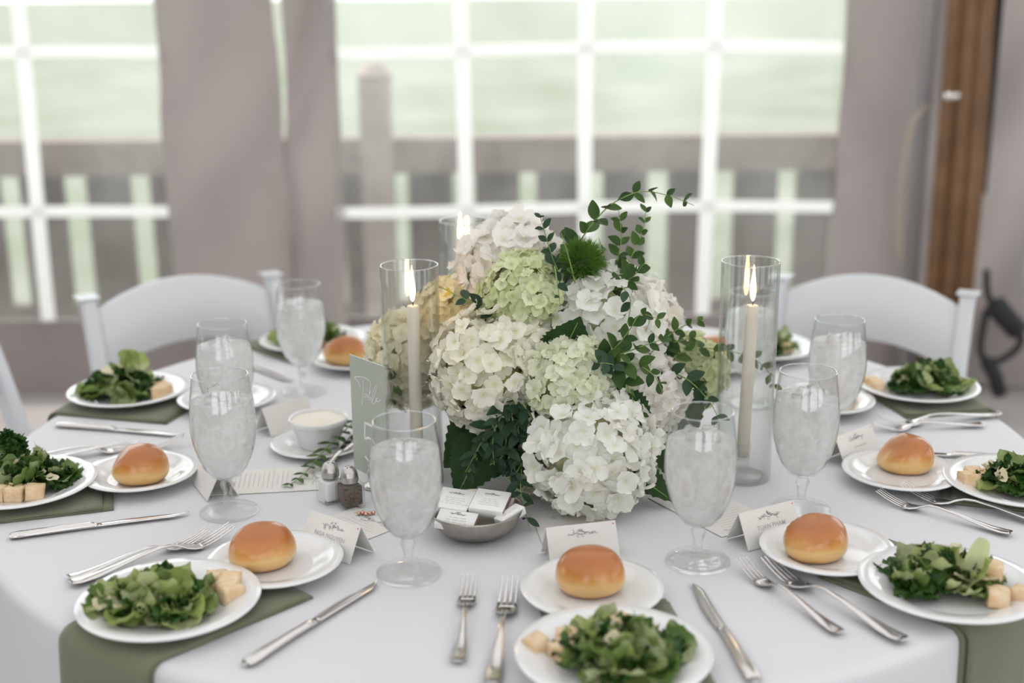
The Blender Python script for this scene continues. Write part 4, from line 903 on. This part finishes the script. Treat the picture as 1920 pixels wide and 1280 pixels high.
SPR = {
 'E1': ([(0.085, 1.97, 1.098), (0.111, 1.962, 1.146), (0.134, 1.953, 1.179), (0.158, 1.945, 1.203), (0.197, 1.937, 1.221), (0.237, 1.928, 1.217), (0.278, 1.92, 1.202)], 'long arching sprig rising highest above the green ball', dict(size=.027, step=.024)),
 'E2a': ([(0.152, 1.96, 1.059), (0.166, 1.957, 1.109), (0.171, 1.953, 1.152), (0.166, 1.95, 1.19)], 'upright leafy sprig under the long arching sprig', dict(size=.023, step=.017)),
 'E2b': ([(0.156, 1.96, 1.058), (0.189, 1.963, 1.116), (0.206, 1.967, 1.157), (0.211, 1.97, 1.192)], 'slender upright sprig leaning toward the leaning candle', dict(size=.023, step=.018)),
 'E2c': ([(0.146, 1.93, 1.062), (0.181, 1.915, 1.088), (0.204, 1.9, 1.12)], 'short leafy sprig at the foot of the upright sprigs', dict(size=.024, step=.014)),
 'E2d': ([(0.115, 1.98, 1.052), (0.145, 1.99, 1.102), (0.139, 2.0, 1.139)], 'short sprig curling close behind the green ball', dict(size=.018, step=.026)),
 'E3': ([(0.083, 1.92, 1.054), (0.075, 1.915, 1.093), (0.062, 1.91, 1.128), (0.052, 1.905, 1.162), (0.043, 1.9, 1.195)], 'dark upright sprig between the top bloom and green ball', dict(size=.024, step=.018, kind='euca_dk')),
 'E3b': ([(0.097, 1.9, 1.088), (0.086, 1.89, 1.132), (0.075, 1.88, 1.168)], 'bright young sprig crossing the fuzzy green ball', dict(size=.018, step=.030, dens=1)),
 'E3c': ([(0.065, 1.88, 1.118), (0.07, 1.865, 1.088), (0.072, 1.85, 1.063)], 'little hanging sprig over the lime hydrangea', dict(size=.016, step=.016, kind='euca_dk', dens=1)),
 'E4': ([(0.021, 1.9, 1.015), (-0.012, 1.896, 1.030), (-0.032, 1.892, 1.048), (-0.065, 1.898, 1.061), (-0.089, 1.904, 1.072), (-0.108, 1.9, 1.083)], 'yellow tipped sprig reaching toward the candle cylinder', dict(size=.026, step=.021, kind='euca_dk', yellow=.16)),
 'E5a': ([(0.112, 1.84, 0.968), (0.151, 1.83, 1.002), (0.173, 1.82, 1.033), (0.188, 1.81, 1.06), (0.212, 1.8, 1.056)], 'branching sprig lying up across the large white hydrangea', dict(size=.027, step=.022)),
 'E5b': ([(0.115, 1.83, 0.977), (0.166, 1.82, 0.999), (0.2, 1.81, 1.015), (0.218, 1.8, 1.024)], 'level sprig crossing the lower edge of the white bloom', dict(size=.028, step=.019)),
 'E5c': ([(0.119, 1.83, 0.973), (0.174, 1.817, 0.985), (0.208, 1.803, 0.97), (0.221, 1.79, 0.947)], 'bending sprig over the blush hydrangea', dict(size=.026, step=.019)),
 'E5d': ([(0.15, 1.82, 0.984), (0.17, 1.813, 0.953), (0.184, 1.807, 0.917), (0.199, 1.8, 0.897)], 'drooping sprig above the serrated dark leaf', dict(size=.026, step=.019)),
 'E5e': ([(0.164, 1.86, 1.092), (0.177, 1.85, 1.074), (0.173, 1.84, 1.044), (0.163, 1.83, 1.02)], 'small sprig hanging in front of the large white hydrangea', dict(size=.018, step=.02, dens=1, kind='euca_dk')),
 'E5f': ([(0.133, 1.83, 0.953), (0.150, 1.80, 0.985), (0.120, 1.785, 0.995)], 'dense dark sprig between the white and pale green blooms', dict(size=.029, step=.013, kind='euca_dk')),
 'E6': ([(0.204, 1.95, 0.936), (0.248, 1.963, 0.946), (0.292, 1.985, 0.958), (0.337, 2.00, 0.952), (0.384, 2.012, 0.938), (0.418, 2.02, 0.915), (0.437, 2.03, 0.878)], 'long sprig stretching out behind the leaning candle', dict(size=.025, step=.022)),
 'E6b': ([(0.213, 1.92, 0.945), (0.258, 1.900, 0.94), (0.28, 1.880, 0.93), (0.302, 1.862, 0.908), (0.314, 1.852, 0.886), (0.316, 1.845, 0.87)], 'long sprig drooping before the leaning candle', dict(size=.024, step=.024, kind='euca_dk')),
 'E7': ([(0.224, 1.95, 0.963), (0.244, 1.943, 0.989), (0.268, 1.937, 1.008), (0.299, 1.93, 1.02)], 'short rising sprig pointing at the leaning candle', dict(size=.022, step=.018)),
 'E7b': ([(0.233, 1.95, 0.972), (0.262, 1.945, 0.982), (0.29, 1.94, 0.989)], 'short level sprig pointing at the leaning candle', dict(size=.024, step=.02)),
 'E8a': ([(-0.005, 1.83, 0.928), (-0.025, 1.82, 0.894), (-0.045, 1.81, 0.868), (-0.072, 1.8, 0.82)], 'dark trailing sprig slanting toward the candle cylinder', dict(size=.032, step=.02, kind='euca_dk', nar=.72)),
 'E8b': ([(0.003, 1.83, 0.924), (-0.008, 1.817, 0.886), (-0.014, 1.803, 0.848), (-0.035, 1.79, 0.835)], 'dark trailing sprig with curled tip over the matchbox bowl', dict(size=.033, step=.018, kind='euca_dk', nar=.72)),
 'E8c': ([(0.007, 1.84, 0.912), (-0.005, 1.82, 0.859), (-0.002, 1.8, 0.824), (-0.008, 1.78, 0.81)], 'dark trailing sprig hanging straight over the matchbox bowl', dict(size=.033, step=.018, kind='euca_dk', nar=.72)),
 'E8d': ([(0.032, 1.84, 0.903), (0.019, 1.818, 0.86), (0.013, 1.796, 0.825), (0.011, 1.766, 0.804), (0.018, 1.725, 0.785), (0.024, 1.70, 0.768)], 'longest trailing sprig reaching the table beside the matchbox bowl', dict(size=.030, step=.022, kind='euca_dk', nar=.72)),
 'E8e': ([(-0.001, 1.82, 0.902), (0.003, 1.81, 0.871), (-0.006, 1.8, 0.839), (0.01, 1.79, 0.817)], 'dark trailing sprig among the hanging leaves', dict(size=.032, step=.018, kind='euca_dk', nar=.72)),
 'E8f': ([(0.015, 1.82, 0.923), (0.031, 1.81, 0.896), (0.033, 1.8, 0.879)], 'short dark sprig above the trailing leaves', dict(size=.029, step=.018, kind='euca_dk', nar=.72)),
 'E8g': ([(-0.029, 1.83, 0.882), (-0.05, 1.82, 0.851), (-0.066, 1.81, 0.822), (-0.076, 1.8, 0.800)], 'thin trailing sprig over the broad drooping leaf', dict(size=.027, step=.022, kind='euca_dk', nar=.72)),
 'E8h': ([(0.010, 1.835, 0.930), (-0.020, 1.815, 0.900), (-0.030, 1.800, 0.868), (-0.028, 1.79, 0.835)], 'dark trailing sprig below the tiny cream cluster', dict(size=.031, step=.018, kind='euca_dk', nar=.72)),
 'E8i': ([(0.022, 1.835, 0.915), (0.008, 1.815, 0.885), (0.018, 1.800, 0.850), (0.005, 1.785, 0.825)], 'dark trailing sprig hugging the drooping white bloom', dict(size=.030, step=.018, kind='euca_dk', nar=.72)),
 'E10': ([(-0.164, 2.0, 0.968), (-0.186, 1.99, 0.932), (-0.193, 1.985, 0.897), (-0.199, 1.98, 0.861)], 'hanging sprig seen through the candle cylinder by the sign', dict(size=.025, step=.02)),
}
for i, (k, (pts, lb, kw)) in enumerate(SPR.items()):
    kw = dict(kw); kw['size'] *= 1.2; kw['step'] *= 1.08; sprig(pts, 'eucalyptus ' + lb, seed=i * 3 + 1, **kw)
sprig([(-.272, 2.115, .800), (-.300, 2.045, .788), (-.322, 1.985, .778), (-.335, 1.941, .770), (-.350, 1.9, .767), (-.362, 1.884, .767)], 'loose eucalyptus sprig lying across the spreader and menu card', size=.023, step=.021, seed=77, flat=True)

def big_leaf(seed):
    rnd = random.Random(seed); n = 22; vs = []; fs = []; bend = .14
    for j in range(n + 1):
        t = j / n; wd = .40 * max(sin(pi * min(t ** .75, .999)), 0) ** .8 * (1.12 - .42 * t) + .003; wd *= 1 + (.10 if j % 2 else -.03)
        for u in (-1, -.6, -.2, 0, .2, .6, 1):
            vs.append((u * wd, t + .05 * abs(u) * (1 - t), -bend * t * t + .22 * wd * abs(u) + .015 * sin(t * 40 - abs(u) * 4) * abs(u)))
    for j in range(n):
        for i in range(6): a = j * 7 + i; fs.append((a, a + 1, a + 8, a + 7))
    return mesh('leaf_blade', vs, fs, M['hleaf'])
BL = [big_leaf(i) for i in range(4)]
def hleaf(base, tip, face, sz, label, i):
    base, tip = Vector(base), Vector(tip); dr = (tip - base).normalized(); up = Vector(face); zx = (up - dr * up.dot(dr)).normalized(); xx = dr.cross(zx); Rm = Matrix((xx, dr, zx)).transposed()
    l = tag(empty('hydrangea_leaf', base), label, 'leaf', 'hydrangea leaves'); L = (tip - base).length
    obj('leaf_blade', BL[i % 4], l, (0, 0, 0), Rm.to_euler(), (L * sz, L, L))
    b = MB(); b.tube([dr * L * -.3, Vector((0, 0, 0))] + [dr * L * t - zx * (.14 * t * t * L - .0006) for t in (.25, .5, .7, .88)], [.0016, .0016, .0013, .0010, .0008, .0005], 6); obj('leaf_stalk', b.me('leaf_stalk', M['stem']), l)
HL = [((.072, 1.868, .978), (.100, 1.828, 1.045), (.1, -1, .2), 1.2, 'dark serrated leaf between the lime and pale green blooms'),
      ((.150, 1.845, .925), (.215, 1.828, .865), (.2, -1, .5), .95, 'dark serrated leaf right of the pale green bloom'.replace('right of', 'beside')),
      ((.245, 1.97, .925), (.300, 1.955, .815), (.1, -1, .2), .95, 'broad flat green leaf beside the lime bloom'),
      ((.165, 1.83, .812), (.245, 1.79, .782), (.1, -.4, 1), .85, 'dark leaf resting on the table beside the menu card'),
      ((-.030, 1.87, .860), (-.090, 1.815, .778), (-.2, -1, .5), .95, 'broad drooping leaf with pale midrib above the tablecloth'),
      ((-.020, 1.90, .885), (-.110, 1.865, .805), (-.2, -1, .4), .95, 'dark leaf hanging beside the candle cylinder'),
      ((.000, 1.885, .885), (-.030, 1.850, .790), (0, -1, .3), 1.1, 'dark leaf behind the trailing sprigs'),
      ((.030, 1.895, .890), (.020, 1.865, .785), (0, -1, .2), 1.1, 'dark leaf beneath the small greenish bloom'),
      ((-.010, 1.905, .900), (-.075, 1.885, .890), (-.1, -1, .5), .9, 'dark leaf under the loose creamy bloom'),
      ((.060, 1.885, .905), (.060, 1.860, .815), (0, -1, .2), 1.1, 'dark leaf behind the drooping white bloom'),
      ((-.030, 1.945, 1.025), (-.015, 1.90, 1.055), (0, -1, .6), .9, 'dark leaf between the yellowish and lime blooms'),
      ((-.050, 1.93, .99), (.000, 1.895, 1.030), (0, -1, .4), .8, 'dark leaf above the loose creamy bloom'),
      ((.230, 1.90, .850), (.262, 1.86, .775), (.4, -1, .3), .9, 'dark leaf under the small cream bloom'),
      ((.10, 2.08, .88), (.16, 2.20, .80), (.1, 1, .5), 1, 'broad leaf at the back of the arrangement')]
for i, (a, c, f, s, lb) in enumerate(HL): hleaf(a, c, f, s, lb, i)
